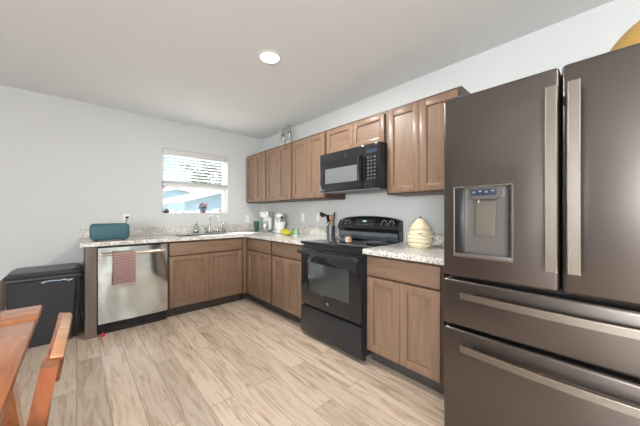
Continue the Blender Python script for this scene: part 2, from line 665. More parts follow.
wm.box(XL - T, XL, LY0, LY1, 0, LZ0)
wm.box(XL - T, XL, LY0, LY1, LZ1, ZC)
structure(wm, 'wall_left', M['wall'])
structure(MB().box(XL, 0.055, YW - 0.013, YW, 0, 0.09, 0.003), 'baseboard_window', M['trim'])
structure(MB().box(XL, XL + 0.013, YB, YW - 0.014, 0, 0.09, 0.003), 'baseboard_left', M['trim'])
structure(MB().box(XL + 0.014, PX0, YB, YB + 0.013, 0, 0.09, 0.003), 'baseboard_back', M['trim'])

# kitchen window: vinyl frame, meeting rail, two panes
fm = MB()
fy0, fy1 = YW + 0.085, YW + 0.135
fm.box(WX0, WX0 + 0.035, fy0, fy1, WZ0, WZ1, 0.004)
fm.box(WX1 - 0.035, WX1, fy0, fy1, WZ0, WZ1, 0.004)
fm.box(WX0 + 0.035, WX1 - 0.035, fy0, fy1, WZ0, WZ0 + 0.03, 0.004)
fm.box(WX0 + 0.035, WX1 - 0.035, fy0, fy1, WZ1 - 0.035, WZ1, 0.004)
win = structure(fm, 'window_1', M['vinyl'])
MB().box(WX0 + 0.036, WX1 - 0.036, fy0 - 0.01, fy1 - 0.01, 1.532, 1.590, 0.004).build('meeting_rail', M['vinyl'], win)
MB().box(WX0 + 0.034, WX1 - 0.034, fy0 + 0.02, fy0 + 0.026, WZ0 + 0.029, 1.533).build('lower_pane', M['pane'], win)
MB().box(WX0 + 0.034, WX1 - 0.034, fy0 + 0.03, fy0 + 0.036, 1.591, WZ1 - 0.034).build('upper_pane', M['pane'], win)
# unseen patio door and living room window behind the camera, placed for the light
fm = MB()
for a, b_ in ((PX0, PX0 + 0.06), ((PX0 + PX1) / 2 - 0.04, (PX0 + PX1) / 2 + 0.04), (PX1 - 0.06, PX1)):
    fm.box(a, b_, YB - 0.11, YB - 0.03, 0, PZ1, 0.004)
fm.box(PX0 + 0.06, PX1 - 0.06, YB - 0.11, YB - 0.03, PZ1 - 0.06, PZ1, 0.004)
fm.box(PX0 + 0.06, PX1 - 0.06, YB - 0.11, YB - 0.03, 0, 0.05, 0.004)
dr = structure(fm, 'door_1', M['vinyl'])
MB().box(PX0 + 0.05, PX1 - 0.05, YB - 0.075, YB - 0.069, 0.05, PZ1 - 0.06).build('pane', M['pane'], dr)
fm = MB()
for a, b_ in ((LY0, LY0 + 0.05), ((LY0 + LY1) / 2 - 0.03, (LY0 + LY1) / 2 + 0.03), (LY1 - 0.05, LY1)):
    fm.box(XL - 0.11, XL - 0.04, a, b_, LZ0, LZ1, 0.004)
fm.box(XL - 0.11, XL - 0.04, LY0 + 0.05, LY1 - 0.05, LZ0, LZ0 + 0.05, 0.004)
fm.box(XL - 0.11, XL - 0.04, LY0 + 0.05, LY1 - 0.05, LZ1 - 0.05, LZ1, 0.004)
lw_ = structure(fm, 'window_2', M['vinyl'])
MB().box(XL - 0.08, XL - 0.074, LY0 + 0.04, LY1 - 0.04, LZ0 + 0.05, LZ1 - 0.05).build('pane', M['pane'], lw_)

# ------------------------------------------------------------------ outdoors
o = MB().box(-20, 40, YW + T + 0.05, 60, -0.4, -0.3).build('ground', M['ground'])  # pale ground serves as a sun bounce through the window
o['kind'] = 'structure'


def gable_house(name, label, x0, x1, y0, y1, zeave, zridge, wall):
    h = thing(name, label, 'house', ((x0 + x1) / 2, (y0 + y1) / 2, -0.3))
    xm = (x0 + x1) / 2
    mb = MB()
    mb.prism([(x0, -0.3), (x1, -0.3), (x1, zeave), (xm, zridge), (x0, zeave)], 'y', y0, y1)
    k = 0
    z = -0.1
    while z < zridge - 0.15:                      # lap boards on the gable end
        f = max(0.0, (z - zeave) / (zridge - zeave))
        hx = (x1 - x0) / 2 * (1 - f) - 0.05
        if hx > 0.2:
            mb.box(xm - hx, xm + hx, y0 - 0.02, y0, z, z + 0.012)
        z += 0.2
    mb.build('siding', wall, h, world=True)
    s = (zridge - zeave) / (xm - x0)
    for sx in (-1, 1):
        xe = xm + sx * (xm - x0 + 0.5)
        ze = zeave - 0.5 * s
        MB().prism([(xe, ze + 0.03), (xm, zridge + 0.03), (xm, zridge + 0.20), (xe, ze + 0.20)], 'y', y0 - 0.4, y1 + 0.3).build('roof', M['shingle'], h, world=True)
        MB().prism([(xe, ze - 0.02), (xm, zridge - 0.02), (xm, zridge + 0.21), (xe, ze + 0.21)], 'y', y0 - 0.45, y0 - 0.405).build('rake_board', M['fascia'], h, world=True)
    return h


gable_house('neighbor_house', 'light blue house with white roof edge rising to the right outside the window', 4.2, 11.2, 15.2, 22.0, 1.84, 2.82, M['siding'])
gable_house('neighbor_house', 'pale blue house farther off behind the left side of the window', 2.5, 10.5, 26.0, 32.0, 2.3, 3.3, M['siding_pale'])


def tree(loc, label, r, zc, nleaf, seed):
    rnd = random.Random(seed)
    t = thing('leafy_tree', label, 'tree', loc, 0, 'trees outside the window')
    pts = [(0, 0, 0), (0.05, 0.02, zc * 0.4), (-0.03, 0.05, zc * 0.8), (0.02, 0, zc + r * 0.3)]
    mb = MB().tube(pts, [0.14, 0.11, 0.08, 0.03], 8)
    for k in range(6):
        a = k * 1.05
        mb.tube([(0, 0, zc * 0.75), (r * 0.4 * math.cos(a), r * 0.4 * math.sin(a), zc), (r * 0.7 * math.cos(a), r * 0.7 * math.sin(a), zc + r * 0.3)], [0.05, 0.03, 0.012], 6)
    mb.build('trunk', M['bark'], t)
    b = bmesh.new()
    cl = [(rnd.gauss(0, r * 0.5), rnd.gauss(0, r * 0.5), zc + rnd.gauss(0, r * 0.42)) for _ in range(16)]
    for _ in range(nleaf):
        c = rnd.choice(cl)
        p = Vector((c[0] + rnd.gauss(0, r * 0.17), c[1] + rnd.gauss(0, r * 0.17), c[2] + rnd.gauss(0, r * 0.13)))
        s = rnd.uniform(0.10, 0.20)
        u = Vector((rnd.gauss(0, 1), rnd.gauss(0, 1), rnd.gauss(0, .6))).normalized()
        v = u.orthogonal().normalized()
        vs = [b.verts.new(p + u * s), b.verts.new(p + v * s * .5), b.verts.new(p - u * s), b.verts.new(p - v * s * .5)]
        b.faces.new(vs)
    mb = MB()
    mb.absorb(b)
    mb.build('foliage', M['tree_leaf'], t, smooth=0)


tree((12.2, 36.0, -0.3), 'leafy green tree seen through the middle of the blind', 2.6, 7.6, 2600, 3)
tree((16.2, 39.0, -0.3), 'smaller leafy tree seen through the right of the blind', 1.9, 7.2, 1300, 5)

# ------------------------------------------------------------------ window blind
bl = thing('window_blind', 'white horizontal slat blind half lowered in the kitchen window', 'blind', ((WX0 + WX1) / 2, YW + 0.04, 1.60))
MB().box(WX0 + 0.004, WX1 - 0.004, YW - 0.012, YW + 0.004, 1.972, 2.048, 0.004).build('valance', M['valance'], bl, world=True)
MB().box(WX0 + 0.006, WX1 - 0.006, YW + 0.010, YW + 0.066, 2.000, 2.046, 0.003).build('headrail', M['blind'], bl, world=True)
mb = MB()
for k in range(8):
    zc_ = 1.965 - k * 0.0425
    tilt = R(-10)
    mt = Matrix.Translation((0, YW + 0.038, zc_)) @ Matrix.Rotation(tilt, 4, 'X')
    mb.box(WX0 + 0.010, WX1 - 0.010, -0.025, 0.025, -0.0014, 0.0014, 0, 1, mt)
mb.build('slats', M['blind'], bl, world=True)
mb = MB()
for k in range(5):
    mb.box(WX0 + 0.010, WX1 - 0.010, YW + 0.013, YW + 0.063, 1.606 + k * 0.0042, 1.609 + k * 0.0042)
mb.build('gathered_slats', M['blind'], bl, world=True)
MB().box(WX0 + 0.010, WX1 - 0.010, YW + 0.012, YW + 0.064, 1.560, 1.604, 0.004).build('bottom_rail', M['valance'], bl, world=True)
for x in (WX0 + 0.14, (WX0 + WX1) / 2, WX1 - 0.14):
    for y in (YW + 0.009, YW + 0.067):
        MB().cyl((x, y, 1.604), (x, y, 2.0), 0.0011, n=6).build('ladder_cord', M['blind'], bl, world=True)

# things on the window sill
SY = YW + 0.035
fp = thing('flower_pot', 'mauve flowers in a purple pot in the middle of the window sill', 'plant', (1.352, SY, WZ0 + 0.001))
MB().lathe([(0, 0), (0.030, 0), (0.038, 0.045), (0.041, 0.056), (0.036, 0.056), (0.034, 0.046), (0, 0.046)], n=24).build('pot', M['pot'], fp)
rnd = random.Random(4)
mb = MB()
mb2 = MB()
mb3 = MB()
for k in range(26):
    a, rr = rnd.uniform(0, 2 * PI), rnd.uniform(0.0, 0.062)
    z = 0.085 + rnd.uniform(0, 0.055) * (1.2 - rr * 9)
    x, y = rr * math.cos(a) * 1.15, rr * math.sin(a) * 0.45
    tgt = mb if k % 3 else mb2
    for q in range(5):
        qa = q * 2 * PI / 5
        tgt.ball((x + 0.008 * math.cos(qa), y + 0.004, z + 0.008 * math.sin(qa)), 0.0075, 0.004, 0.0075, 8)
    mb3.tube([(x * 0.25, y * 0.25, 0.045), (x * 0.7, y * 0.8, z * 0.75), (x, y, z)], 0.0014, 5)
for k in range(14):
    a = k * 0.9
    mb3.ball((0.05 * math.cos(a), 0.018 * math.sin(a), 0.066 + 0.012 * (k % 3)), 0.016, 0.008, 0.005, 8, Matrix.Rotation(a, 4, 'Z'))
mb.build('flowers', M['petal'], fp)
mb2.build('pale_flowers', M['petal_pale'], fp)
mb3.build('leaves', M['leaf'], fp)
pl = thing('sprout_pot', 'small dark pot at the far left of the window sill', 'plant pot', (0.885, SY, WZ0 + 0.001))
MB().lathe([(0, 0), (0.022, 0), (0.034, 0.020), (0.030, 0.038), (0.024, 0.040), (0, 0.034)], n=20).build('pot', M['dark_stone'], pl)
mb = MB()
for k in range(9):
    a = k * 2 * PI / 9
    mb.tube([(0, 0, 0.034), (0.014 * math.cos(a), 0.014 * math.sin(a), 0.055), (0.026 * math.cos(a), 0.026 * math.sin(a), 0.06)], [0.003, 0.003, 0.0008], 6)
mb.build('leaves', M['leaf'], pl)
for x, lab, hh in ((0.985, 'small white cup on the sill beside the dark pot', 0.048), (1.075, 'tiny white dish on the left half of the sill', 0.036)):
    single(MB().lathe([(0, 0), (0.018, 0), (0.024, hh), (0.021, hh), (0.016, 0.006), (0, 0.006)], n=20), 'small_cup', M['white_gloss'], (x, SY, WZ0 + 0.001), lab, 'cup', 'white cups on the window sill')
cu = thing('painted_mug', 'white mug with lilac band at the right end of the window sill', 'mug', (1.592, SY, WZ0 + 0.001))
MB().lathe([(0, 0), (0.028, 0), (0.031, 0.07), (0.028, 0.07), (0.026, 0.006), (0, 0.006)], n=24).build('body', M['white_gloss'], cu)
MB().lathe([(0.0302, 0.018), (0.0318, 0.02), (0.0328, 0.05), (0.0312, 0.052)], n=24).build('band', M['petal_pale'], cu)
MB().tube([(-0.029, 0, 0.055), (-0.048, 0, 0.052), (-0.050, 0, 0.028), (-0.028, 0, 0.018)], 0.004, 8).build('handle', M['white_gloss'], cu)

# ------------------------------------------------------------------ cabinets (front faces local -Y, back at y=0)
def shaker(x0, x1, z0, z1, yf, rail=0.056, th=0.019):
    mb = MB()
    yb = yf + th
    mb.box(x0, x0 + rail, yf, yb, z0, z1, 0.0026, 2)
    mb.box(x1 - rail, x1, yf, yb, z0, z1, 0.0026, 2)
    mb.box(x0 + rail - 0.001, x1 - rail + 0.001, yf, yb, z0, z0 + rail, 0.0026, 2)
    mb.box(x0 + rail - 0.001, x1 - rail + 0.001, yf, yb, z1 - rail, z1, 0.0026, 2)
    mb.box(x0 + rail - 0.002, x1 - rail + 0.002, yf + 0.013, yb - 0.001, z0 + rail - 0.002, z1 - rail + 0.002)
    return mb


def base_cabinet(name, label, loc, rz, wd, drawer_name, group=None, h=0.872, dep=0.585, cavity=None):
    c = thing(name, label, 'cabinet', loc, rz, group)
    hw = wd / 2 - 0.0008
    cb = MB().box(-hw, hw, -dep, 0, 0.11, h, 0.001, 1)
    if cavity:
        cb.cut(MB().box(*cavity))
    cb.build('carcass', M['cab_shade'], c)
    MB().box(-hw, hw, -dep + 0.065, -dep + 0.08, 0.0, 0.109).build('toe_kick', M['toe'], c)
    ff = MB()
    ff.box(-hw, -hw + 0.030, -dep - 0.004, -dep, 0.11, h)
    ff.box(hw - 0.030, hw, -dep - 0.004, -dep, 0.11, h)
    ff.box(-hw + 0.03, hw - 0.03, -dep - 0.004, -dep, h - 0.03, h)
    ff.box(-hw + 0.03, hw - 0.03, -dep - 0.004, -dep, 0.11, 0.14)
    ff.build('face_frame', M['cab_shade'], c)  # frame coloured dark for the shadowed gaps round the doors
    yf = -dep - 0.025
    MB().box(-hw + 0.018, hw - 0.018, yf, yf + 0.019, 0.712, h - 0.016, 0.003, 2).build(drawer_name, M['cab_h'], c)
    shaker(-hw + 0.018, -0.0015, 0.120, 0.698, yf).build('door', M['cab_v'], c)
    shaker(0.0015, hw - 0.018, 0.120, 0.698, yf).build('door', M['cab_v'], c)
    return c


g = 'base cabinets under the granite worktops'
WR = XR - 0.001
base_cabinet('sink_cabinet', 'wide brown base cabinet under the sink with false drawer front', (1.212, YW - 0.001, 0), 0, 0.914, 'false_drawer_front', cavity=(-0.36, 0.40, -0.565, -0.12, 0.66, 1.0))
base_cabinet('base_cabinet', 'brown base cabinet in the inside corner right of the sink cabinet', (WR, 3.025, 0), -PI / 2, 0.61, 'drawer', g)
base_cabinet('base_cabinet', 'brown base cabinet just left of the black range', (WR, 2.413, 0), -PI / 2, 0.61, 'drawer', g)
base_cabinet('base_cabinet', 'brown base cabinet between the black range and the fridge', (WR, 1.022, 0), -PI / 2, 0.61, 'drawer', g)
single(MB().box(-0.016, 0.014, 0, 0.019, 0.11, 0.872, 0.001, 1).box(0.015, 0.0165, -0.036, 0.019, 0.11, 0.872), 'corner_filler', M['cab_v'], (1.686, 3.370, 0), 'narrow brown filler strip in the inside corner of the base cabinets', 'filler strip')
ep = thing('end_panel', 'brown end panel standing left of the stainless dishwasher', 'panel', (0.10, 3.37, 0))
MB().box(0.058, 0.076, 3.366, YW - 0.001, 0.0, 0.872, 0.001, 1).build('side_panel', M['cab_shade'], ep, world=True)
MB().box(0.058, 0.144, 3.347, 3.365, 0.0, 0.872, 0.002, 1).build('front_stile', M['cab_panel'], ep, world=True)


def wall_cabinet(label, yc, z0, z1, dep=0.302):
    c = thing('wall_cabinet', label, 'cabinet', (WR, yc, z0), -PI / 2, 'wall cabinets along the right wall')
    hw = 0.3045
    h = z1 - z0
    MB().box(-hw, hw, -dep, 0, 0, h, 0.001, 1).build('carcass', M['cab_shade'], c)
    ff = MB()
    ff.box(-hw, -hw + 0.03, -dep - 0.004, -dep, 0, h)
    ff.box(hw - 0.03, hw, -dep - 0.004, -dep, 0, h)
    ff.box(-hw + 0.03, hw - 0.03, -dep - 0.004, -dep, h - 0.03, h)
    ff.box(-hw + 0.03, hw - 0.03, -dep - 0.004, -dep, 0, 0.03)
    ff.build('face_frame', M['cab_shade'], c)  # dark frame colour, shade of the door gaps painted in
    yf = -dep - 0.025
    shaker(-hw + 0.017, -0.0015, 0.014, h - 0.022, yf).build('door', M['cab_v'], c)
    shaker(0.0015, hw - 0.017, 0.014, h - 0.022, yf).build('door', M['cab_v'], c)
    return c


ZU0, ZU1 = 1.355, 2.094
wall_cabinet('brown wall cabinet in the corner by the window wall', 3.612, ZU0, ZU1)
wall_cabinet('brown wall cabinet second from the window wall, below the two glass jars', 3.002, ZU0, ZU1)
wall_cabinet('brown wall cabinet just left of the black microwave', 2.392, ZU0, ZU1)
wall_cabinet('tall brown wall cabinet between the microwave and the fridge', 1.020, ZU0, ZU1)
c = thing('wall_cabinet', 'short brown wall cabinet above the black microwave', 'cabinet', (WR, 1.706, 1.812), -PI / 2, 'wall cabinets along the right wall')
hw, dep, h = 0.3795, 0.302, ZU1 - 1.812
MB().box(-hw, hw, -dep, 0, 0, h, 0.001, 1).build('carcass', M['cab_shade'], c)
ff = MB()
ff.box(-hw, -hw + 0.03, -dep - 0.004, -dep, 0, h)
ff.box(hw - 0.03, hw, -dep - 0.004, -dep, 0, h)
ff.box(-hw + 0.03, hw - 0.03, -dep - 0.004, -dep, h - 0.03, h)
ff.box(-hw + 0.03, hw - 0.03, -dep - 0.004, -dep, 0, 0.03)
ff.build('face_frame', M['cab_shade'], c)  # same darkened wood, shade between the doors put into its colour
shaker(-hw + 0.017, -0.0015, 0.010, h - 0.022, -dep - 0.025, 0.05).build('door', M['cab_h'], c)
shaker(0.0015, hw - 0.017, 0.010, h - 0.022, -dep - 0.025, 0.05).build('door', M['cab_h'], c)

# ------------------------------------------------------------------ worktops
ZT0, ZT = 0.876, 0.917
wt = thing('worktop', 'long L shaped speckled granite worktop under the window and along the wall', 'worktop', (1.2, 3.65, ZT0))
SX0, SX1, SY0, SY1 = 0.90, 1.56, 3.46, 3.81
SINK_Z = 0.735
mb = MB().prism([(0.022, 3.327), (1.662, 3.327), (1.662, 2.108), (XR - 0.001, 2.108), (XR - 0.001, YW - 0.001), (0.022, YW - 0.001)], 'z', ZT0, ZT, 0.004)
mb.cut(MB().box(SX0, SX1, SY0, SY1, 0.8, 1.0, 0.03, 3, edges='z'))
mb.build('slab', M['granite'], wt, world=True)
MB().box(0.03, XR - 0.022, YW - 0.021, YW - 0.001, ZT + 0.0003, 1.020, 0.002, 1).build('backsplash', M['granite'], wt, world=True)
MB().box(XR - 0.021, XR - 0.001, 2.108, YW - 0.002, ZT + 0.0003, 1.020, 0.002, 1).build('backsplash', M['granite'], wt, world=True)
wt = thing('worktop', 'short speckled granite worktop between the range and the fridge', 'worktop', (2.0, 0.97, ZT0))
MB().box(1.662, XR - 0.001, 0.60, 1.328, ZT0, ZT, 0.004).build('slab', M['granite'], wt, world=True)
MB().box(XR - 0.021, XR - 0.001, 0.60, 1.328, ZT + 0.0003, 1.020, 0.002, 1).build('backsplash', M['granite'], wt, world=True)

# sink
sk = thing('sink', 'stainless sink bowl set in the worktop below the window', 'sink', (1.23, 3.615, 0.74))
mb = MB().box(SX0 + 0.002, SX1 - 0.002, SY0 + 0.002, SY1 - 0.002, 0.70, ZT - 0.004, 0.03, 3, edges='z')
mb.cut(MB().box(SX0 + 0.012, SX1 - 0.012, SY0 + 0.012, SY1 - 0.012, 0.712, 1.0, 0.03, 3, edges='z'))
mb.build('bowl', M['steel'], sk, world=True)
MB().lathe([(0, 0.003), (0.03, 0.003), (0.04, 0.001), (0.04, 0)], (1.23, 3.62, 0.7125), 24).build('drain', M['chrome'], sk, world=True)

# faucet
fx, fy = 1.435, 3.872
fa = thing('faucet', 'nickel gooseneck kitchen faucet with two lever handles below the window', 'faucet', (fx, fy, ZT + 0.001))
MB().box(-0.10, 0.10, -0.026, 0.026, 0, 0.016, 0.007, 3).build('base_plate', M['nickel'], fa)
pts = [(-0.03, 0, 0.016), (-0.03, 0, 0.10), (-0.03, 0, 0.19)]
dx, dy = 0.88, -0.47
for k in range(1, 13):
    a = PI - k * PI * 0.92 / 12
    rr = 0.060
    cx_ = 0.060 + rr * math.cos(a)
    pts.append((-0.03 + cx_ * dx, cx_ * dy, 0.19 + rr * 1.25 * math.sin(a)))
last = pts[-1]
pts.append((last[0] + 0.003, last[1] - 0.002, last[2] - 0.04))
MB().tube(pts, 0.0095, 12).cyl((-0.03, 0, 0.016), (-0.03, 0, 0.075), 0.017, 0.013).build('spout', M['nickel'], fa)
for sx in (-1, 1):
    MB().cyl((sx * 0.082, 0, 0.016), (sx * 0.082, 0, 0.055), 0.017, 0.012).tube([(sx * 0.082, 0, 0.058), (sx * 0.10, -0.015, 0.066), (sx * 0.125, -0.035, 0.072)], [0.009, 0.007, 0.005], 8).build('lever_handle', M['nickel'], fa)
sp = thing('side_sprayer', 'short nickel side sprayer right of the faucet', 'sprayer', (1.605, 3.872, ZT + 0.001))
MB().lathe([(0, 0), (0.026, 0), (0.026, 0.008), (0.017, 0.02), (0.014, 0.05), (0, 0.05)], n=20).build('holder', M['nickel'], sp)
MB().lathe([(0, 0.0), (0.012, 0.0), (0.014, 0.04), (0.019, 0.068), (0.017, 0.085), (0, 0.09)], (0, 0, 0.052), 20).build('spray_head', M['chrome'], sp)
sd = thing('soap_dispenser', 'clear glass soap dispenser with dark pump left of the faucet', 'soap dispenser', (1.220, 3.872, ZT + 0.001))
MB().lathe([(0, 0), (0.036, 0), (0.038, 0.01), (0.038, 0.09), (0.028, 0.11), (0.014, 0.118), (0.012, 0.118), (0.026, 0.107), (0.034, 0.09), (0.034, 0.006), (0, 0.005)], n=24).build('bottle', M['glass'], sd)
MB().lathe([(0, 0), (0.0325, 0), (0.0325, 0.02), (0, 0.02)], (0, 0, 0.007), 24).build('soap', M['blue_screen'], sd)
MB().cyl((0, 0, 0.116), (0, 0, 0.130), 0.016).cyl((0, 0, 0.13), (0, 0, 0.155), 0.005).tube([(0, 0.005, 0.157), (0, -0.02, 0.160), (0, -0.042, 0.152)], 0.006, 8).build('pump', M['nickel'], sd)

# ------------------------------------------------------------------ dishwasher
DX = 0.450
dw = thing('dishwasher', 'stainless steel dishwasher under the left end of the worktop', 'dishwasher', (DX, YW - 0.03, 0))
MB().box(-0.298, 0.298, -0.55, 0, 0.012, 0.866).build('tub', M['black_matte'], dw)
dp = MB()


def dwf(u, v):
    x = -0.298 + 0.596 * u
    z = 0.118 + 0.738 * v
    bow = 0.006 * (1 - (2 * u - 1) ** 2) + 0.003 * math.sin(2.4 * PI * u + 0.7) * math.sin(1.5 * PI * v) + 0.0011 * math.sin(5.2 * PI * u + 1.5 * math.sin(2 * v))
    return (x, -0.600 - bow, z)


dp.quadgrid(dwf, 60, 24)
dp.box(-0.298, 0.298, -0.5995, -0.555, 0.118, 0.856, 0.002, 1)
dp.build('door', M['steel'], dw)
MB().box(-0.298, 0.298, -0.590, -0.552, 0.857, 0.866).build('control_strip', M['black_satin'], dw)
hm = MB()
hm.tube([(-0.268 + 0.536 * k / 12, -0.642 - 0.006 * math.sin(PI * k / 12), 0.792) for k in range(13)], 0.0125, 12)
hm.box(-0.272, -0.250, -0.645, -0.604, 0.782, 0.802, 0.004)
hm.box(0.250, 0.272, -0.645, -0.604, 0.782, 0.802, 0.004)
hm.build('handle', M['steel_bar'], dw)
MB().box(-0.297, 0.297, -0.545, -0.53, 0.0, 0.112).box(-0.25, 0.27, -0.553, -0.546, 0.030, 0.044, 0.003).build('kick_plate', M['black_satin'], dw)
for x in (-0.22, 0.22):
    MB().box(x - 0.012, x + 0.012, -0.556, -0.5455, 0.06, 0.085, 0.002).build('clip', M['black_matte'], dw)

# dish towel draped over the handle
tw0, tw1 = 0.262, 0.447
tw = thing('dish_towel', 'red and cream striped dish towel hung over the dishwasher handle', 'towel', ((tw0 + tw1) / 2, 3.30, 0.48))
yb_ = YW - 0.03 - 0.6475
zt_ = 0.792


def towel(u, v, x0, x1, zf, zbk, off=0.0):
    # v runs from front hem up over the bar and down the back
    x = x0 + (x1 - x0) * u
    rr = 0.0215 + off
    lf, lb = zt_ - zf, zt_ - zbk
    L = lf + PI * rr + lb
    s = v * L
    if s < lf:
        y, z = yb_ - rr, zf + s
        y -= 0.004 * math.sin(u * 9 + 1) * (1 - s / lf) + 0.004 * (1 - s / lf)
    elif s < lf + PI * rr:
        a = (s - lf) / rr
        y, z = yb_ - rr * math.cos(a), zt_ + rr * math.sin(a)
    else:
        y, z = yb_ + rr, zt_ - (s - lf - PI * rr)
    return (x, y, z)


def solid(mb, th):
    b = mb.bm
    bmesh.ops.recalc_face_normals(b, faces=b.faces[:])
    bmesh.ops.solidify(b, geom=b.faces[:], thickness=th)
    return mb


solid(MB().quadgrid(lambda u, v: towel(u, v, tw0, tw1, 0.500, 0.56), 14, 40), 0.003).build('cloth', M['towel'], tw, world=True)
mb = MB()
for k in range(24):
    x = tw0 + 0.003 + (tw1 - tw0 - 0.006) * k / 23
    y = yb_ - 0.0215 - 0.004 * math.sin((x - tw0) / (tw1 - tw0) * 9 + 1) - 0.004
    mb.box(x - 0.0032, x + 0.0032, y - 0.002, y + 0.002, 0.462, 0.500)
mb.build('fringe', M['fringe'], tw, world=True)
single(MB().ball((0, 0, 0.016), 0.020, 0.018, 0.016, 16).cyl((0, 0, 0.026), (0.006, 0, 0.04), 0.006, 0.004, 10), 'stopper', M['red'], (0.185, 3.325, 0.0005), 'small red rubber stopper on the floor under the dishwasher', 'stopper')

# ------------------------------------------------------------------ range
RW = 0.381
rg = thing('range', 'black freestanding electric range between the base cabinets', 'range', (XR - 0.02, 1.7165, 0), -PI / 2)
MB().box(-RW, RW, -0.595, 0, 0.045, 0.895, 0.003).build('body', M['black_satin'], rg)
for x in (-0.35, 0.35):
    for y in (-0.56, -0.05):
        MB().cyl((x, y, 0), (x, y, 0.046), 0.018, n=16).build('foot', M['black_matte'], rg)
MB().box(-RW, RW, -0.632, -0.596, 0.036, 0.290, 0.006, 2).build('drawer', M['black_satin'], rg)
dm = MB().box(-RW, RW, -0.632, -0.596, 0.312, 0.858, 0.008, 2)
dm.cut(MB().box(-0.255, 0.255, -0.66, -0.612, 0.452, 0.722, 0.012, 3, edges='y'))
od = dm.build('oven_door', M['black_gloss'], rg)
MB().box(-0.2545, 0.2545, -0.6305, -0.6125, 0.4525, 0.7215, 0.011, 3, edges='y').build('window', M['oven_glass'], od, 'dark glass oven window')
bgm = MB().cyl((0, -0.6322, 0.382), (0, -0.634, 0.382), 0.0125, n=24)
bgm.build('badge', M['silver'], od)
# round monogram badge with cursive letters
mono = MB().tube([(0.0085 * math.cos(a), -0.6345, 0.382 + 0.0085 * math.sin(a)) for a in [k * 2 * PI / 24 for k in range(25)]], 0.0008, 6)
mono.tube([(-0.001, -0.6345, 0.3855), (-0.004, -0.6345, 0.3865), (-0.006, -0.6345, 0.382), (-0.004, -0.6345, 0.3775), (-0.0015, -0.6345, 0.379), (-0.001, -0.6345, 0.382)], 0.0008, 6)
mono.tube([(0.005, -0.6345, 0.3865), (0.002, -0.6345, 0.385), (0.0035, -0.6345, 0.382), (0.002, -0.6345, 0.379), (0.005, -0.6345, 0.3775)], 0.0008, 6)
mono.build('monogram', M['slate_dark'], od)
hm = MB()
hm.box(-RW + 0.004, RW - 0.004, -0.688, -0.664, 0.806, 0.842, 0.010, 3)
for sx in (-1, 1):
    hm.box(sx * 0.345 - 0.014, sx * 0.345 + 0.014, -0.668, -0.630, 0.808, 0.838, 0.005)
hm.build('handle', M['black_satin'], od)
MB().box(-0.10, 0.10, -0.634, -0.632, 0.276, 0.287, 0.001).build('pull_lip', M['black_gloss'], rg)
ct = MB().box(-RW, RW, -0.635, -0.062, 0.896, 0.923, 0.007, 2)
ctop = ct.build('cooktop', M['black_gloss'], rg)
for x, y, r in ((-0.19, -0.46, 0.105), (0.19, -0.46, 0.085), (-0.19, -0.2, 0.08), (0.19, -0.2, 0.105)):
    MB().lathe([(r - 0.004, 0), (r - 0.004, 0.0008), (r, 0.0008), (r, 0)], (x, y, 0.9231), 40).lathe([(r * .55, 0), (r * .55, 0.0008), (r * .58, 0.0008), (r * .58, 0)], (x, y, 0.9231), 40).build('burner_ring', M['grey_mark'], ctop)
# backguard: arched top, tilted console over a shiny curved foot
N = 28
bm_ = bmesh.new()
prof = []


def bgsec(x):
    top = 1.168 - 0.030 * (x / RW) ** 2 - 0.014 * (abs(x) / RW) ** 8
    return [(-0.060, 0.924), (-0.074, 0.940), (-0.078, 0.985), (-0.088, 1.020), (-0.108, 1.040), (-0.106, 1.052), (-0.070, top - 0.012), (-0.056, top), (-0.010, top), (-0.004, top - 0.01), (-0.004, 0.924)]


rings = []
for i in range(N + 1):
    x = -RW + 2 * RW * i / N
    rings.append([bm_.verts.new((x, y, z)) for y, z in bgsec(x)])
for a, d in zip(rings, rings[1:]):
    for i in range(len(a)):
        j = (i + 1) % len(a)
        bm_.faces.new((a[i], a[j], d[j], d[i]))
bm_.faces.new(rings[0][::-1])
bm_.faces.new(rings[-1])
bmesh.ops.recalc_face_normals(bm_, faces=bm_.faces[:])
bgd = MB().absorb(bm_).build('backguard', M['black_gloss'], rg, smooth=50)
MB().quadgrid(lambda u, v: (-RW + 0.006 + (2 * RW - 0.012) * u, -0.0765 - 0.010 * math.sin(PI * v) - 0.006 * (1 - v), 0.926 + 0.092 * v), 24, 10).build('lower_panel', M['blue_sheen'], bgd, 'shiny dark lower panel of the backguard')
nrm = Vector((0, -0.104, -0.036)).normalized()
nrm = Vector((0, -(1.156 - 1.052), -(-0.070 + 0.106))).normalized()
nrm = Vector((0, -0.945, 0.327))
for x in (-0.305, -0.235, 0.225, 0.305):
    pc = Vector((x, -0.0885, 1.098))
    kb = MB().cyl(pc, pc + nrm * 0.006, 0.024, n=28).cyl(pc + nrm * 0.006, pc + nrm * 0.022, 0.019, 0.016, n=28, bev=0.002)
    k_ = kb.build('knob', M['black_satin'], bgd)
    MB().tube([pc + nrm * 0.0225 + Vector((0, 0, 0.002)), pc + nrm * 0.0225 + Vector((0, 0.004, 0.014))], 0.0016, 6).build('pointer', M['white_mark'], k_)
    mk = MB()
    for q in range(9):
        a = R(-120 + q * 30) + PI / 2
        o_ = Vector((math.cos(a) * 0.030, math.sin(a) * 0.030 * 0.327, math.sin(a) * 0.030 * 0.945))
        mk.ball(pc + o_ + nrm * 0.0012, 0.0030, 0.0018, 0.0030, 8)
    mk.build('dial_marks', M['white_mark'], bgd)


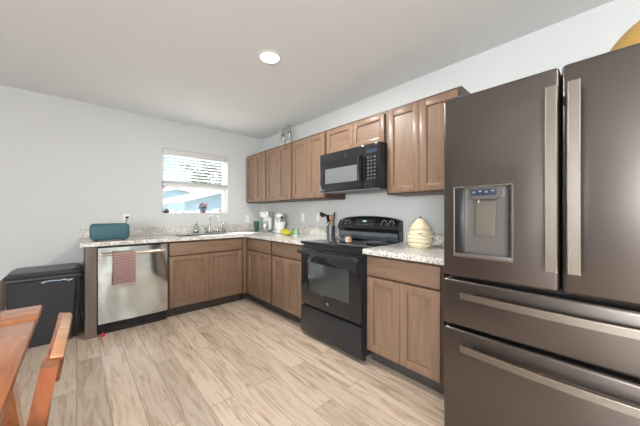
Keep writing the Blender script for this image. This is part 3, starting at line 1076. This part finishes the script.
def on_console(x0, x1, s0, s1, th=0.0015):
    """slab lying on the tilted console between heights s0..s1"""
    mb = MB()
    b = bmesh.new()
    yy = lambda z: -0.106 + (z - 1.052) * (0.036 / 0.104) - 0.0004
    vs = []
    for t in (0, th):
        for (x, z) in ((x0, s0), (x1, s0), (x1, s1), (x0, s1)):
            vs.append(b.verts.new(Vector((x, yy(z), z)) + nrm * t))
    for f in ((0, 1, 2, 3), (4, 5, 6, 7), (0, 1, 5, 4), (1, 2, 6, 5), (2, 3, 7, 6), (3, 0, 4, 7)):
        b.faces.new([vs[i] for i in f])
    bmesh.ops.recalc_face_normals(b, faces=b.faces[:])
    return mb.absorb(b)


on_console(-0.13, 0.13, 1.066, 1.135, 0.002).build('touch_panel', M['black_matte'], bgd)
on_console(-0.052, 0.03, 1.100, 1.126, 0.003).build('clock_window', M['blue_screen'], bgd)
on_console(-0.034, 0.012, 1.106, 1.120, 0.004).build('clock_glow', M['display'], bgd)
for i in range(7):
    for j in range(2):
        x = -0.115 + i * 0.036
        z = 1.074 + j * 0.013
        if j == 1 and -0.06 < x < 0.04:
            continue
        on_console(x, x + 0.014, z, z + 0.005, 0.003).build('button', M['grey_mark'], bgd)

# ------------------------------------------------------------------ microwave
mw = thing('microwave', 'black over-the-range microwave under the short wall cabinet', 'microwave', (WR, 1.7065, 1.408), -PI / 2)
W2 = 0.3785
MB().box(-W2, W2, -0.368, 0, 0, 0.400, 0.003).build('body', M['black_satin'], mw)
dm = MB().box(-W2, 0.205, -0.406, -0.370, 0.006, 0.399, 0.006, 2)
dm.cut(MB().box(-0.300, 0.125, -0.43, -0.392, 0.088, 0.238, 0.006, 2, edges='y'))
md_ = dm.build('door', M['black_gloss'], mw)
MB().box(-0.2995, 0.1245, -0.4045, -0.3922, 0.0885, 0.2375).build('window', M['micro_glass'], md_, 'grey mesh door window')
hm = MB().tube([(0.172, -0.408, 0.070), (0.172, -0.438, 0.085), (0.172, -0.446, 0.19), (0.172, -0.438, 0.295), (0.172, -0.408, 0.310)], 0.013, 12)
hm.build('handle', M['black_satin'], md_)
MB().cyl((-0.015, -0.4062, 0.345), (-0.015, -0.409, 0.345), 0.018, n=28).build('badge', M['slate'], md_)
mono = MB()
mx_, mz_ = -0.015, 0.345
mono.tube([(mx_ - .002, -.4095, mz_ + .006), (mx_ - .007, -.4095, mz_ + .007), (mx_ - .010, -.4095, mz_), (mx_ - .007, -.4095, mz_ - .007), (mx_ - .002, -.4095, mz_ - .005), (mx_ - .001, -.4095, mz_)], 0.0013, 6)
mono.tube([(mx_ + .009, -.4095, mz_ + .007), (mx_ + .003, -.4095, mz_ + .005), (mx_ + .006, -.4095, mz_), (mx_ + .003, -.4095, mz_ - .005), (mx_ + .009, -.4095, mz_ - .007)], 0.0013, 6)
mono.build('monogram', M['black_satin'], md_)
cp = MB().box(0.207, W2, -0.406, -0.370, 0.006, 0.399, 0.006, 2).build('control_panel', M['black_gloss'], mw)
MB().box(0.235, 0.345, -0.4075, -0.4062, 0.318, 0.352).build('display', M['blue_screen'], cp)
for i in range(3):
    for j in range(7):
        MB().box(0.246 + i * 0.036, 0.260 + i * 0.036, -0.4072, -0.4062, 0.090 + j * 0.031, 0.098 + j * 0.031).build('button', M['grey_mark'], cp)
vm = MB()
for k in range(5):
    vm.box(-0.33, 0.33, -0.35 + k * 0.03, -0.335 + k * 0.03, -0.004, -0.0005)
vm.box(-0.36, 0.36, -0.40, -0.371, 0.0005, 0.0055)
vm.build('bottom_vent', M['grey_mark'], mw)

# ------------------------------------------------------------------ refrigerator
FX = XR - 0.03
fr = thing('refrigerator', 'large slate grey french door refrigerator with ice dispenser', 'refrigerator', (FX, 0.1365, 0), -PI / 2)
FD = FX - 1.39            # distance from back to door front
MB().box(-0.445, 0.445, -FD + 0.085, 0, 0.02, 1.755, 0.004).build('body', M['slate_dark'], fr)
for x in (-0.40, 0.40):
    for y in (-0.74, -0.06):
        MB().cyl((x, y, 0), (x, y, 0.021), 0.02, n=16).build('foot', M['black_matte'], fr)
MB().box(-0.44, 0.44, -FD + 0.06, -FD + 0.083, 0.02, 0.062).build('grille', M['black_matte'], fr)


def fdoor(x0, x1, z0, z1):
    return MB().box(x0, x1, -FD, -FD + 0.078, z0, z1, 0.014, 4)


RX0, RX1, RZ0, RZ1 = -0.393, -0.1575, 0.992, 1.322
dm = fdoor(-0.4495, -0.0035, 0.884, 1.772)
dm.cut(MB().box(RX0, RX1, -FD - 0.05, -FD + 0.058, RZ0, RZ1, 0.006, 2, edges='y'))
ld = dm.build('left_door', M['slate'], fr)
rd = fdoor(0.0035, 0.4495, 0.884, 1.772).build('right_door', M['slate'], fr)
d1 = fdoor(-0.4495, 0.4495, 0.640, 0.868).build('upper_drawer', M['slate'], fr)
d2 = fdoor(-0.4495, 0.4495, 0.066, 0.624).build('freezer_drawer', M['slate'], fr)
MB().box(-0.43, 0.43, -FD + 0.079, -FD + 0.084, 0.07, 1.765).build('door_gasket', M['black_matte'], fr)
for x in (-0.42, 0.36):
    MB().box(x, x + 0.06, -FD + 0.01, -FD + 0.14, 1.7725, 1.782, 0.004).build('hinge_cover', M['slate_dark'], fr)


def vhandle(par, x):
    hm = MB()
    pts = []
    for k in range(17):
        t = k / 16
        pts.append((x, -FD - 0.040 - 0.012 * math.sin(PI * t), 0.972 + 0.712 * t))
    hm.tube(pts, 0, flat=(0.0075, 0.0155))
    for z in (1.012, 1.645):
        hm.box(x - 0.010, x + 0.010, -FD - 0.042, -FD + 0.001, z - 0.016, z + 0.016, 0.003)
    h_ = hm.build('handle', M['handle'], par, 'long light brushed metal bar handle')
    em = MB()
    for sx in (-1, 1):
        em.tube([(p[0] + sx * 0.0155, p[1] - 0.0065, p[2]) for p in pts], 0, flat=(0.0015, 0.0018))
    em.build('edge_trim', M['handle_edge'], h_)


vhandle(ld, -0.022)
vhandle(rd, 0.042)


def hhandle(par, z):
    hm = MB()
    pts = [(-0.352 + 0.704 * k / 20, -FD - 0.036 - 0.020 * math.sin(PI * k / 20), z) for k in range(21)]
    hm.tube(pts, 0, flat=(0.0145, 0.008))
    for x in (-0.325, 0.325):
        hm.box(x - 0.016, x + 0.016, -FD - 0.036, -FD + 0.001, z - 0.010, z + 0.010, 0.003)
    h_ = hm.build('handle', M['handle'], par, 'long bowed light metal bar handle')
    MB().tube([(p[0], p[1] - 0.0065, p[2] + 0.0145) for p in pts], 0, flat=(0.0015, 0.002)).build('edge_trim', M['handle_edge'], h_)


hhandle(d1, 0.805)
hhandle(d2, 0.553)
# dispenser set in the left door
dsp = MB()
yf, yb2 = -FD - 0.001, -FD + 0.057
t_ = 0.004
dsp.box(RX0 - 0.006, RX1 + 0.006, yf - 0.004, yf + 0.0008, RZ0 - 0.008, RZ0 + 0.001, 0.0015, 1)
dsp.box(RX0 - 0.006, RX0 + 0.001, yf - 0.003, yf + 0.0008, RZ0, RZ1, 0.0015, 1)
dsp.box(RX1 - 0.001, RX1 + 0.006, yf - 0.003, yf + 0.0008, RZ0, RZ1, 0.0015, 1)
dsp.box(RX0 - 0.006, RX1 + 0.006, yf - 0.003, yf + 0.0008, RZ1 - 0.001, RZ1 + 0.005, 0.0015, 1)
dsp.build('dispenser_frame', M['handle_edge'], ld, 'bright rim round the dispenser recess')
MB().box(RX0 + 0.001, RX1 - 0.001, yb2 - 0.006, yb2 + 0.0005, RZ0 + 0.001, RZ1 - 0.001).build('dispenser_back', M['recess'], ld)
MB().box(RX0 + 0.0005, RX0 + 0.030, yf + 0.003, yb2 - 0.007, RZ0 + 0.012, RZ1 - 0.001, 0.002).box(RX1 - 0.014, RX1 - 0.0005, yf + 0.006, yb2 - 0.007, RZ0 + 0.012, RZ1 - 0.001, 0.002).build('dispenser_cheeks', M['black_satin'], ld)
pm = MB().prism([(RX0 + 0.062, RZ1 - 0.002), (RX0 + 0.066, RZ1 - 0.048), (RX0 + 0.080, RZ1 - 0.060), (RX1 - 0.060, RZ1 - 0.060), (RX1 - 0.048, RZ1 - 0.048), (RX1 - 0.044, RZ1 - 0.002)], 'y', yf + 0.006, yb2 - 0.008, 0.003)
pod = pm.build('control_pod', M['slate_dark'], ld)
MB().box(RX0 + 0.072, RX1 - 0.056, yf + 0.004, yf + 0.0058, RZ1 - 0.042, RZ1 - 0.012, 0.001).build('screen', M['blue_screen'], pod)
for k in range(4):
    MB().box(RX0 + 0.080 + k * 0.026, RX0 + 0.092 + k * 0.026, yf + 0.003, yf + 0.0039, RZ1 - 0.030 + (k % 2) * 0.004, RZ1 - 0.022 + (k % 2) * 0.004).build('icon', M['grey_mark'], pod)
MB().cyl((RX0 + 0.10, yf + 0.02, RZ1 - 0.061), (RX0 + 0.10, yf + 0.02, RZ1 - 0.074), 0.008, 0.006, 16).build('nozzle', M['chrome'], pod)
mtx = Matrix.Translation((0, 0, 0))
MB().prism([(yf + 0.030, RZ1 - 0.068), (yf + 0.036, RZ1 - 0.068), (yf + 0.022, RZ0 + 0.102), (yf + 0.016, RZ0 + 0.102)], 'x', RX0 + 0.088, RX1 - 0.068, 0.0015).build('paddle', M['handle'], ld, 'light metal dispenser paddle')
MB().box(RX0 + 0.001, RX1 - 0.001, yf + 0.002, yb2 - 0.007, RZ0 + 0.001, RZ0 + 0.010, 0.002).build('drip_tray', M['recess'], ld)

# golden bowl on top of the fridge
gb = thing('round_basket', 'large golden round basket turned over on top of the fridge', 'basket', (1.78, -0.215, 1.7835))
prof = []
RB = 0.262
for k in range(15):
    a = k / 14 * PI / 2
    prof.append((RB * math.cos(a), RB * 0.98 * math.sin(a)))
inner = [(r * 0.97, z * 0.97) for r, z in prof[::-1]]
MB().lathe(prof + inner, (0, 0, 0.001), 56).build('bowl', M['gold'], gb)
MB().lathe([(RB - 0.008, 0), (RB + 0.006, 0.001), (RB + 0.006, 0.016), (RB + 0.0005, 0.018), (RB - 0.008, 0)], (0, 0, 0), 56).build('rim', M['gold_rim'], gb)

# ------------------------------------------------------------------ things on the worktops
# teal box by the outlet
tb = thing('bread_box', 'teal rounded rectangular box at the left end of the worktop', 'box', (0.255, 3.505, ZT + 0.001))
MB().box(-0.160, 0.160, -0.085, 0.085, 0.006, 0.172, 0.034, 5).build('body', M['teal'], tb)
MB().box(-0.1605, 0.1605, -0.0855, 0.0855, 0.052, 0.056, 0.002, 1, edges='z').build('seam', M['teal_dark'], tb)
for x in (-0.11, 0.11):
    for y in (-0.05, 0.05):
        MB().cyl((x, y, 0), (x, y, 0.008), 0.012, n=12).build('foot', M['black_matte'], tb)

single(MB().lathe([(0, 0), (0.030, 0), (0.034, 0.01), (0.043, 0.155), (0.039, 0.155), (0.030, 0.012), (0, 0.012)], n=28), 'tumbler', M['teal_dark'], (2.030, 3.665, ZT + 0.001), 'dark green tumbler on the worktop in the corner by the window wall', 'tumbler')

cm = thing('coffee_maker', 'tall white and silver coffee maker on the corner of the worktop', 'coffee maker', (2.135, 3.545, ZT + 0.001), R(-55))
MB().box(-0.065, 0.065, -0.10, 0.10, 0, 0.028, 0.010, 3).build('base', M['silver'], cm)
MB().box(-0.065, 0.065, 0.015, 0.10, 0.0285, 0.300, 0.012, 3).box(-0.065, 0.065, -0.10, 0.0155, 0.218, 0.300, 0.012, 3).build('housing', M['white_gloss'], cm)
MB().tube([(-0.040, -0.103, 0.215), (-0.040, -0.105, 0.25), (-0.025, -0.105, 0.272), (0.0, -0.105, 0.28), (0.025, -0.105, 0.272), (0.040, -0.105, 0.25), (0.040, -0.103, 0.215)], 0.006, 8).build('front_loop', M['silver'], cm)
MB().lathe([(0, 0), (0.040, 0), (0.047, 0.02), (0.045, 0.09), (0.036, 0.125), (0.033, 0.125), (0.042, 0.09), (0.043, 0.02), (0, 0.006)], (0, -0.045, 0.030), 28).build('carafe', M['glass'], cm)
MB().tube([(0, -0.092, 0.13), (0, -0.118, 0.125), (0, -0.120, 0.07), (0, -0.092, 0.055)], 0.006, 8).build('carafe_handle', M['white_gloss'], cm)

mx = thing('stand_mixer', 'white stand mixer with grey band beside the tall coffee maker', 'mixer', (2.155, 3.250, ZT + 0.001), R(-20))
MB().box(-0.075, 0.075, -0.155, 0.10, 0, 0.030, 0.014, 3).build('base', M['white_gloss'], mx)
MB().box(-0.048, 0.048, 0.015, 0.095, 0.028, 0.190, 0.020, 4).build('column', M['white_gloss'], mx)
MB().ball((0, -0.035, 0.228), 0.062, 0.150, 0.056, 28).build('head', M['white_gloss'], mx)
MB().box(-0.0635, 0.0635, -0.172, 0.105, 0.212, 0.230, 0.030, 4, edges='z').build('band', M['silver'], mx)
MB().cyl((0, -0.172, 0.221), (0, -0.198, 0.221), 0.018, 0.015, 20, 0.002).build('hub_knob', M['black_satin'], mx)
MB().lathe([(0, 0), (0.045, 0), (0.048, 0.012), (0.068, 0.05), (0.078, 0.125), (0.074, 0.125), (0.064, 0.052), (0, 0.016)], (0, -0.080, 0.031), 32).build('bowl', M['white_gloss'], mx)
MB().cyl((0, -0.08, 0.12), (0, -0.08, 0.18), 0.010).build('beater_shaft', M['chrome'], mx)

bn = thing('banana_bunch', 'bunch of yellow green bananas beside the stand mixer', 'bananas', (1.995, 2.800, ZT + 0.001), R(-75))
for k in range(4):
    sp_ = (k - 1.5) * 0.026
    pts = []
    rs = []
    for q in range(10):
        t = q / 9
        a = R(-62 + 124 * t)
        pts.append((0.100 * math.sin(a), sp_ * (1.5 - t) + 0.004, 0.019 + 0.085 * (1 - math.cos(a)) * (1.0 + 0.25 * k * 0.5)))
        rs.append(0.0175 * (1 - abs(2 * t - 1) ** 3 * 0.75))
    MB().tube(pts, rs, 10).build('banana', M['banana'], bn)
MB().cyl((0.088, -0.004, 0.062), (0.104, -0.004, 0.090), 0.012, 0.009, 10).build('stem', M['banana_tip'], bn)

gj = thing('candle_jar', 'pale green candle jar at the front of the worktop by the bananas', 'candle', (1.925, 2.530, ZT + 0.001))
MB().lathe([(0, 0), (0.033, 0), (0.036, 0.004), (0.036, 0.085), (0.033, 0.085), (0.033, 0.07), (0, 0.07)], n=28).build('jar', M['green_jar'], gj)
MB().lathe([(0.0362, 0.006), (0.0366, 0.007), (0.0366, 0.014), (0.0362, 0.015)], n=28).build('foot_band', M['cream_pale'], gj)
MB().lathe([(0, 0), (0.037, 0), (0.037, 0.010), (0, 0.012)], (0, 0, 0.0855), 28).build('lid', M['green_jar'], gj)

# utensil crock and the utensils standing in it
cx_, cy_ = 2.190, 2.216
ZB = ZT + 0.001
single(MB().lathe([(0, 0), (0.044, 0), (0.047, 0.004), (0.050, 0.130), (0.046, 0.130), (0.043, 0.010), (0, 0.010)], n=32), 'utensil_crock', M['crock'], (cx_, cy_, ZB), 'grey metal crock of cooking utensils left of the range', 'crock')


def utensil(name, label, base, top, build):
    b0 = Vector((cx_ + base[0], cy_ + base[1], ZB + 0.012))
    t0 = Vector((cx_ + top[0], cy_ + top[1], ZB + top[2]))
    u = thing(name, label, 'utensil', b0, 0, 'utensils in the crock')
    build(u, t0 - b0)
    return u


def u_spatula(u, d):
    MB().tube([Vector((0, 0, 0)), d * 0.75], 0.006, 8).build('handle', M['black_satin'], u)
    q = d.to_track_quat('Z', 'Y').to_matrix().to_4x4()
    MB().box(-0.036, 0.036, -0.003, 0.003, 0, 0.085, 0.0025, 2, Matrix.Translation(d * 0.72) @ q).build('blade', M['black_satin'], u)


def u_ladle(u, d):
    MB().tube([Vector((0, 0, 0)), d * 0.92, d + Vector((-0.004, 0.006, 0.006)), d + Vector((-0.012, 0.026, 0.004))], 0.005, 8).build('handle', M['black_satin'], u)
    MB().lathe([(0, 0), (0.022, 0.006), (0.036, 0.024), (0.038, 0.034), (0.034, 0.034), (0.020, 0.012), (0, 0.006)], (0, 0, 0), 24, Matrix.Translation(d + Vector((-0.022, 0.055, -0.022))) @ Matrix.Rotation(R(40), 4, 'X')).build('bowl', M['black_satin'], u)


def u_spoon(u, d, mat):
    MB().tube([Vector((0, 0, 0)), d * 0.78], [0.006, 0.007], 8).build('handle', mat, u)
    q = d.to_track_quat('Z', 'Y').to_matrix().to_4x4()
    MB().ball((0, 0, 0), 0.028, 0.008, 0.042, 18, None).bm.free()
    mb = MB()
    b = bmesh.new()
    bmesh.ops.create_uvsphere(b, u_segments=18, v_segments=10, radius=1)
    mb.absorb(b, Matrix.Translation(d * 0.88) @ q @ Matrix.Diagonal((0.028, 0.008, 0.040, 1)))
    mb.build('bowl', mat, u)


utensil('turner', 'black turner leaning out to the left in the utensil crock', (0.016, 0.000), (0.026, 0.056, 0.240), u_spatula)
utensil('ladle', 'black ladle hooked over to the left in the utensil crock', (-0.020, -0.022), (-0.040, 0.036, 0.262), u_ladle)
utensil('cooking_spoon', 'black spoon leaning back in the utensil crock', (0.022, -0.022), (0.032, -0.030, 0.290), lambda u, d: u_spoon(u, d, M['black_satin']))
utensil('wooden_spoon', 'tan wooden spoon leaning right in the utensil crock', (-0.004, 0.022), (-0.030, -0.050, 0.262), lambda u, d: u_spoon(u, d, M['tan_wood']))

# candle on the cooktop
cd = thing('candle', 'small glass candle with orange label on the black cooktop', 'candle', (1.865, 1.655, 0.9245))
MB().lathe([(0, 0), (0.030, 0), (0.033, 0.004), (0.034, 0.070), (0.031, 0.070), (0.030, 0.006), (0, 0.006)], n=28).build('glass', M['glass'], cd)
MB().lathe([(0, 0), (0.029, 0), (0.029, 0.042), (0, 0.042)], (0, 0, 0.0075), 28).build('wax', M['wax'], cd)
MB().quadgrid(lambda u, v: (0.0352 * math.cos(R(215 + 75 * u)), 0.0352 * math.sin(R(215 + 75 * u)), 0.012 + 0.026 * v), 12, 1).build('label', M['orange_label'], cd)

# beehive cookie jar
cj = thing('cookie_jar', 'cream beehive shaped ceramic cookie jar beside the fridge', 'jar', (2.100, 1.070, ZT + 0.001))


def hive(z):
    t = z / 0.240
    if t < 0.32:
        return 0.086 + 0.018 * math.sin(t / 0.32 * PI / 2)
    return 0.104 * (1 - 0.80 * ((t - 0.32) / 0.68) ** 1.95)


prof = [(0, 0), (0.085, 0)]
zz_ = 0.002
for k in range(0, 55):
    z = 0.002 + (0.148 - 0.002) * k / 54
    prof.append((hive(z) - 0.007 + 0.0085 * abs(math.sin(PI * z / 0.0340)) ** 0.6, z))
prof.append((0, 0.149))
MB().lathe(prof, n=48).build('body', M['cream'], cj)
prof = [(0, 0.1505), (hive(0.151) - 0.002, 0.1505)]
for k in range(0, 40):
    z = 0.151 + (0.230 - 0.151) * k / 39
    prof.append((hive(z) - 0.007 + 0.0085 * abs(math.sin(PI * z / 0.0340)) ** 0.6, z))
prof += [(0.012, 0.238), (0, 0.240)]
lid = MB().lathe(prof, n=48).build('lid', M['cream'], cj)
MB().ball((0, 0, 0.244), 0.012, 0.008, 0.007, 12).build('bee', M['bee'], lid)
for a, z in ((R(205), 0.118), (R(262), 0.085), (R(235), 0.040), (R(300), 0.05)):
    r = hive(z) + 0.002
    p = Vector((r * math.cos(a), r * math.sin(a), z))
    bee = MB().ball(p, 0.011, 0.011, 0.007, 12).build('bee', M['bee'], cj)
    tg = Vector((-math.sin(a), math.cos(a), 0))
    MB().ball(p + Vector((math.cos(a), math.sin(a), 0)) * 0.004 + tg * 0.006 + Vector((0, 0, 0.006)), 0.009, 0.009, 0.005, 10).ball(p + Vector((math.cos(a), math.sin(a), 0)) * 0.004 - tg * 0.006 + Vector((0, 0, 0.006)), 0.009, 0.009, 0.005, 10).build('wings', M['cream_pale'], bee)

# glass jars on the wall cabinets
def top_jar(x, y, hgt, label):
    j = thing('glass_jar', label, 'jar', (x, y, ZU1 + 0.001), 0, 'glass jars on the wall cabinets')
    MB().lathe([(0, 0), (0.044, 0), (0.047, 0.006), (0.047, hgt * 0.45), (0.030, hgt * 0.66), (0.027, hgt * 0.66), (0.043, hgt * 0.45), (0.043, 0.008), (0, 0.006)], n=28).build('body', M['glass'], j)
    MB().lathe([(0, 0), (0.041, 0), (0.041, 0.045), (0.02, 0.055), (0, 0.05)], (0, 0, 0.009), 24).build('filling', M['cream_pale'], j)
    MB().lathe([(0, 0), (0.036, 0), (0.026, hgt * 0.30), (0.022, hgt * 0.34), (0, hgt * 0.34)], (0, 0, hgt * 0.662), 24).build('stopper', M['silver'], j)


top_jar(2.110, 3.075, 0.272, 'clear glass jar with grey stopper on the wall cabinets, nearer the window')
top_jar(2.110, 2.935, 0.282, 'clear glass jar with grey stopper on the wall cabinets, nearer the microwave')

# ------------------------------------------------------------------ outlets
def plate(label, loc, rz, kind):
    p = thing('outlet' if kind == 'outlet' else 'light_switch', label, kind, loc, rz, 'wall plates above the worktops')
    MB().box(-0.036, 0.036, -0.006, -0.0005, -0.058, 0.058, 0.003, 2).build('cover_plate', M['plate'], p)
    if kind == 'outlet':
        for z in (-0.020, 0.020):
            s = MB().box(-0.017, 0.017, -0.008, -0.0062, z - 0.014, z + 0.014, 0.004, 2, edges='y').build('socket', M['plate'], p)
            MB().box(-0.008, -0.005, -0.0086, -0.0081, z - 0.002, z + 0.007).box(0.005, 0.008, -0.0086, -0.0081, z - 0.002, z + 0.007).box(-0.002, 0.002, -0.0086, -0.0081, z - 0.009, z - 0.005).build('slots', M['black_matte'], s)
    else:
        MB().box(-0.016, 0.016, -0.009, -0.0062, -0.033, 0.033, 0.002, 2).build('rocker', M['plate'], p)
    return p


plate('white outlet above the teal box', (0.449, YW, 1.125), 0, 'outlet')
pg = thing('plug', 'black plug and cord in the outlet above the teal box', 'plug', (0.449, YW - 0.011, 1.145))
MB().box(-0.016, 0.016, -0.030, 0, -0.011, 0.011, 0.004, 2).build('plug_body', M['black_matte'], pg)
MB().tube([(0, -0.028, -0.002), (-0.004, -0.036, -0.02), (-0.012, -0.030, -0.06), (-0.012, -0.022, -0.10), (-0.03, -0.035, -0.16), (-0.06, -0.06, -0.205)], 0.004, 8).build('cord', M['black_matte'], pg)
plate('white light switch on the window wall by the corner', (2.037, YW, 1.103), 0, 'switch')
plate('white outlet on the right wall behind the bananas', (XR, 2.885, 1.135), -PI / 2, 'outlet')
plate('white light switch on the right wall beside the utensil crock', (XR, 2.580, 1.140), -PI / 2, 'switch')

# ------------------------------------------------------------------ storage bin by the window wall
bn = thing('storage_bin', 'large black plastic bin with lid against the window wall', 'bin', (-0.215, 3.665, 0))
b = bmesh.new()
bmesh.ops.create_cube(b, size=1)
for v in b.verts:
    top = v.co.z > 0
    hx = 0.242 if top else 0.212
    hy = 0.232 if top else 0.190
    v.co = Vector((math.copysign(hx, v.co.x), math.copysign(hy, v.co.y), 0.592 if top else 0.002))
bmesh.ops.bevel(b, geom=[e for e in b.edges if abs(e.verts[0].co.z - e.verts[1].co.z) > 0.1], offset=0.035, segments=4, affect='EDGES')
MB().absorb(b).build('tub', M['bin'], bn)
b = bmesh.new()
bmesh.ops.create_cube(b, size=1)
for v in b.verts:
    top = v.co.z > 0
    v.co = Vector((math.copysign(0.225 if top else 0.258, v.co.x), math.copysign(0.205 if top else 0.246, v.co.y), 0.668 if top else 0.626))
bmesh.ops.bevel(b, geom=b.edges[:], offset=0.016, segments=3, affect='EDGES')
lid = MB().absorb(b).box(-0.262, 0.262, -0.250, 0.250, 0.594, 0.630, 0.014, 3).build('lid', M['bin_lid'], bn)
mb = MB()
rnd = random.Random(9)
for k in range(6):
    x = 0.0 + k * 0.034
    mb.ball((x, -0.2405, 0.578 + rnd.uniform(-0.006, 0.008)), 0.022, 0.0035, rnd.uniform(0.005, 0.012), 10, Matrix.Rotation(rnd.uniform(-0.4, 0.4), 4, 'Y'))
mb.build('liner_edge', M['bag'], bn, 'pale blue edge of the bag liner below the lid')
single(MB().tube([(0, 0, 0.22), (0.004, -0.010, 0.14), (0.010, -0.03, 0.05), (0.014, -0.10, 0.0045), (0.018, -0.24, 0.0045), (0.022, -0.34, 0.0045)], 0.004, 8), 'power_cord', M['copper'], (0.022, 3.93, 0.0), 'brown cord running down beside the end panel', 'cord')

# ------------------------------------------------------------------ dining table
tb = thing('dining_table', 'orange brown varnished wooden dining table at the lower left', 'table', (-0.58, 1.25, 0))
ZTB = 0.760
MB().box(-1.05, -0.122, 0.75, 1.606, ZTB - 0.028, ZTB, 0.006, 3).build('tabletop', M['table'], tb, world=True)
MB().box(-1.05, -0.120, 1.612, 1.836, ZTB - 0.026, ZTB + 0.002, 0.006, 3).build('table_leaf', M['table_x'], tb, world=True)
MB().box(-1.045, -0.127, 0.756, 1.605, ZTB - 0.046, ZTB - 0.0285, 0.004, 2).build('lower_rim', M['table'], tb, world=True)
MB().box(-1.03, -0.150, 0.79, 1.58, ZTB - 0.115, ZTB - 0.0465, 0.004, 2).build('apron', M['table'], tb, world=True)
for sx, sy in ((1, 1), (1, -1), (-1, 1), (-1, -1)):
    x0 = -0.59 + sx * 0.375
    y0 = 1.185 + sy * 0.33
    pts = [(x0, y0, ZTB - 0.116), (x0 + sx * 0.012, y0 + sy * 0.02, 0.50), (x0 + sx * 0.035, y0 + sy * 0.045, 0.25), (x0 + sx * 0.07, y0 + sy * 0.075, 0.002)]
    MB().tube(pts, 0, flat=(0.036, 0.034)).build('leg', M['table'], tb, world=True)

# ------------------------------------------------------------------ chairs
def dining_chair(label, loc, rz, seat_mat, wood_mat, wood_rail, top_mat, zt):
    """sitter faces local -Y; the back rises at y = +0.2 and leans out to +Y"""
    c = thing('dining_chair', label, 'chair', loc, rz, 'dining chairs')
    hw = 0.205
    MB().box(-hw + 0.01, hw - 0.01, -0.21, 0.155, 0.435, 0.475, 0.014, 3).build('seat', seat_mat, c)
    ap = MB()
    ap.box(-hw + 0.03, hw - 0.03, -0.19, -0.17, 0.375, 0.434, 0.003)
    ap.box(-hw + 0.03, hw - 0.03, 0.13, 0.148, 0.375, 0.434, 0.003)
    for sx in (-1, 1):
        ap.box(sx * (hw - 0.028) - 0.010, sx * (hw - 0.028) + 0.010, -0.169, 0.129, 0.375, 0.434, 0.003)
    ap.build('apron', wood_rail, c)
    for sx in (-1, 1):
        MB().tube([(sx * (hw - 0.025), -0.185, 0.434), (sx * (hw - 0.022), -0.195, 0.002)], 0, flat=(0.019, 0.019)).build('leg', wood_mat, c)
        pts = [(sx * (hw - 0.016), 0.250, 0.002), (sx * (hw - 0.016), 0.200, 0.25), (sx * (hw - 0.016), 0.190, 0.45), (sx * (hw - 0.016), 0.208, 0.62), (sx * (hw - 0.016), 0.250, zt + 0.004)]
        MB().tube(pts, 0, flat=(0.015, 0.027)).build('back_post', wood_mat, c)
    # top rail, leaning with the posts
    mt = Matrix.Translation((0, 0.248, zt - 0.02)) @ Matrix.Rotation(R(-9), 4, 'X')
    tr = MB().box(-hw + 0.030, hw - 0.030, -0.014, 0.020, -0.030, 0.026, 0.005, 3, mt).build('top_rail', wood_rail, c)
    MB().box(-hw + 0.032, hw - 0.032, -0.006, 0.018, 0.0255, 0.032, 0.003, 2, mt).build('cap', top_mat, tr)
    mt = Matrix.Translation((0, 0.206, 0.60)) @ Matrix.Rotation(R(-8), 4, 'X')
    MB().box(-hw + 0.03, hw - 0.03, -0.009, 0.009, -0.025, 0.025, 0.004, 2, mt).build('lower_rail', wood_rail, c)
    return c


dining_chair('red brown wooden dining chair seen edge on beside the table', (-0.287, 1.068, 0), R(-92), M['brown_fabric'], M['chair'], M['chair_y'], M['pale_pad'], 0.850)


def padded_chair(label, loc, rz):
    c = thing('padded_chair', label, 'chair', loc, rz, 'dining chairs')
    MB().box(-0.215, 0.215, -0.22, 0.18, 0.42, 0.485, 0.022, 4).build('seat', M['brown_fabric'], c)
    mt = Matrix.Translation((0, 0.205, 0.60)) @ Matrix.Rotation(R(-8), 4, 'X')
    MB().box(-0.215, 0.215, -0.028, 0.028, -0.17, 0.228, 0.022, 4, mt).build('backrest', M['brown_fabric'], c)
    for sx in (-1, 1):
        MB().tube([(sx * 0.185, -0.19, 0.42), (sx * 0.19, -0.20, 0.002)], 0, flat=(0.018, 0.018)).build('leg', M['black_satin'], c)
        MB().tube([(sx * 0.185, 0.16, 0.42), (sx * 0.19, 0.235, 0.002)], 0, flat=(0.018, 0.018)).build('leg', M['black_satin'], c)
    return c


padded_chair('dark brown padded chair at the far end of the table by the bin', (-0.505, 2.03, 0), 0)

# ------------------------------------------------------------------ recessed ceiling lights
def downlight(x, y, label, power):
    d = thing('ceiling_light', label, 'ceiling light', (x, y, ZC), 0, 'recessed ceiling lights')
    MB().lathe([(0.072, -0.001), (0.098, -0.001), (0.097, -0.006), (0.076, -0.009), (0.072, -0.004), (0.072, -0.001)], n=40).build('trim_ring', M['trim'], d)
    MB().lathe([(0, -0.005), (0.071, -0.005), (0.071, -0.002), (0, -0.002)], n=40).build('lens', M['lens'], d)
    l = bpy.data.lights.new('lamp', 'AREA')
    l.shape = 'DISK'
    l.size = 0.14
    l.energy = power
    l.color = (1.0, 0.965, 0.92)
    lo = bpy.data.objects.new('lamp', l)
    lo.location = (0, 0, -0.012)
    lo.parent = d
    C.objects.link(lo)
    return d


downlight(1.13, 1.83, 'round lit recessed light in the ceiling above the kitchen floor', 26)
for x, y in ((1.13, -0.9), (-1.4, -0.9)):  # unseen downlights added as fill for the room
    downlight(x, y, 'round recessed fill light added unseen in the ceiling behind the camera', 8)
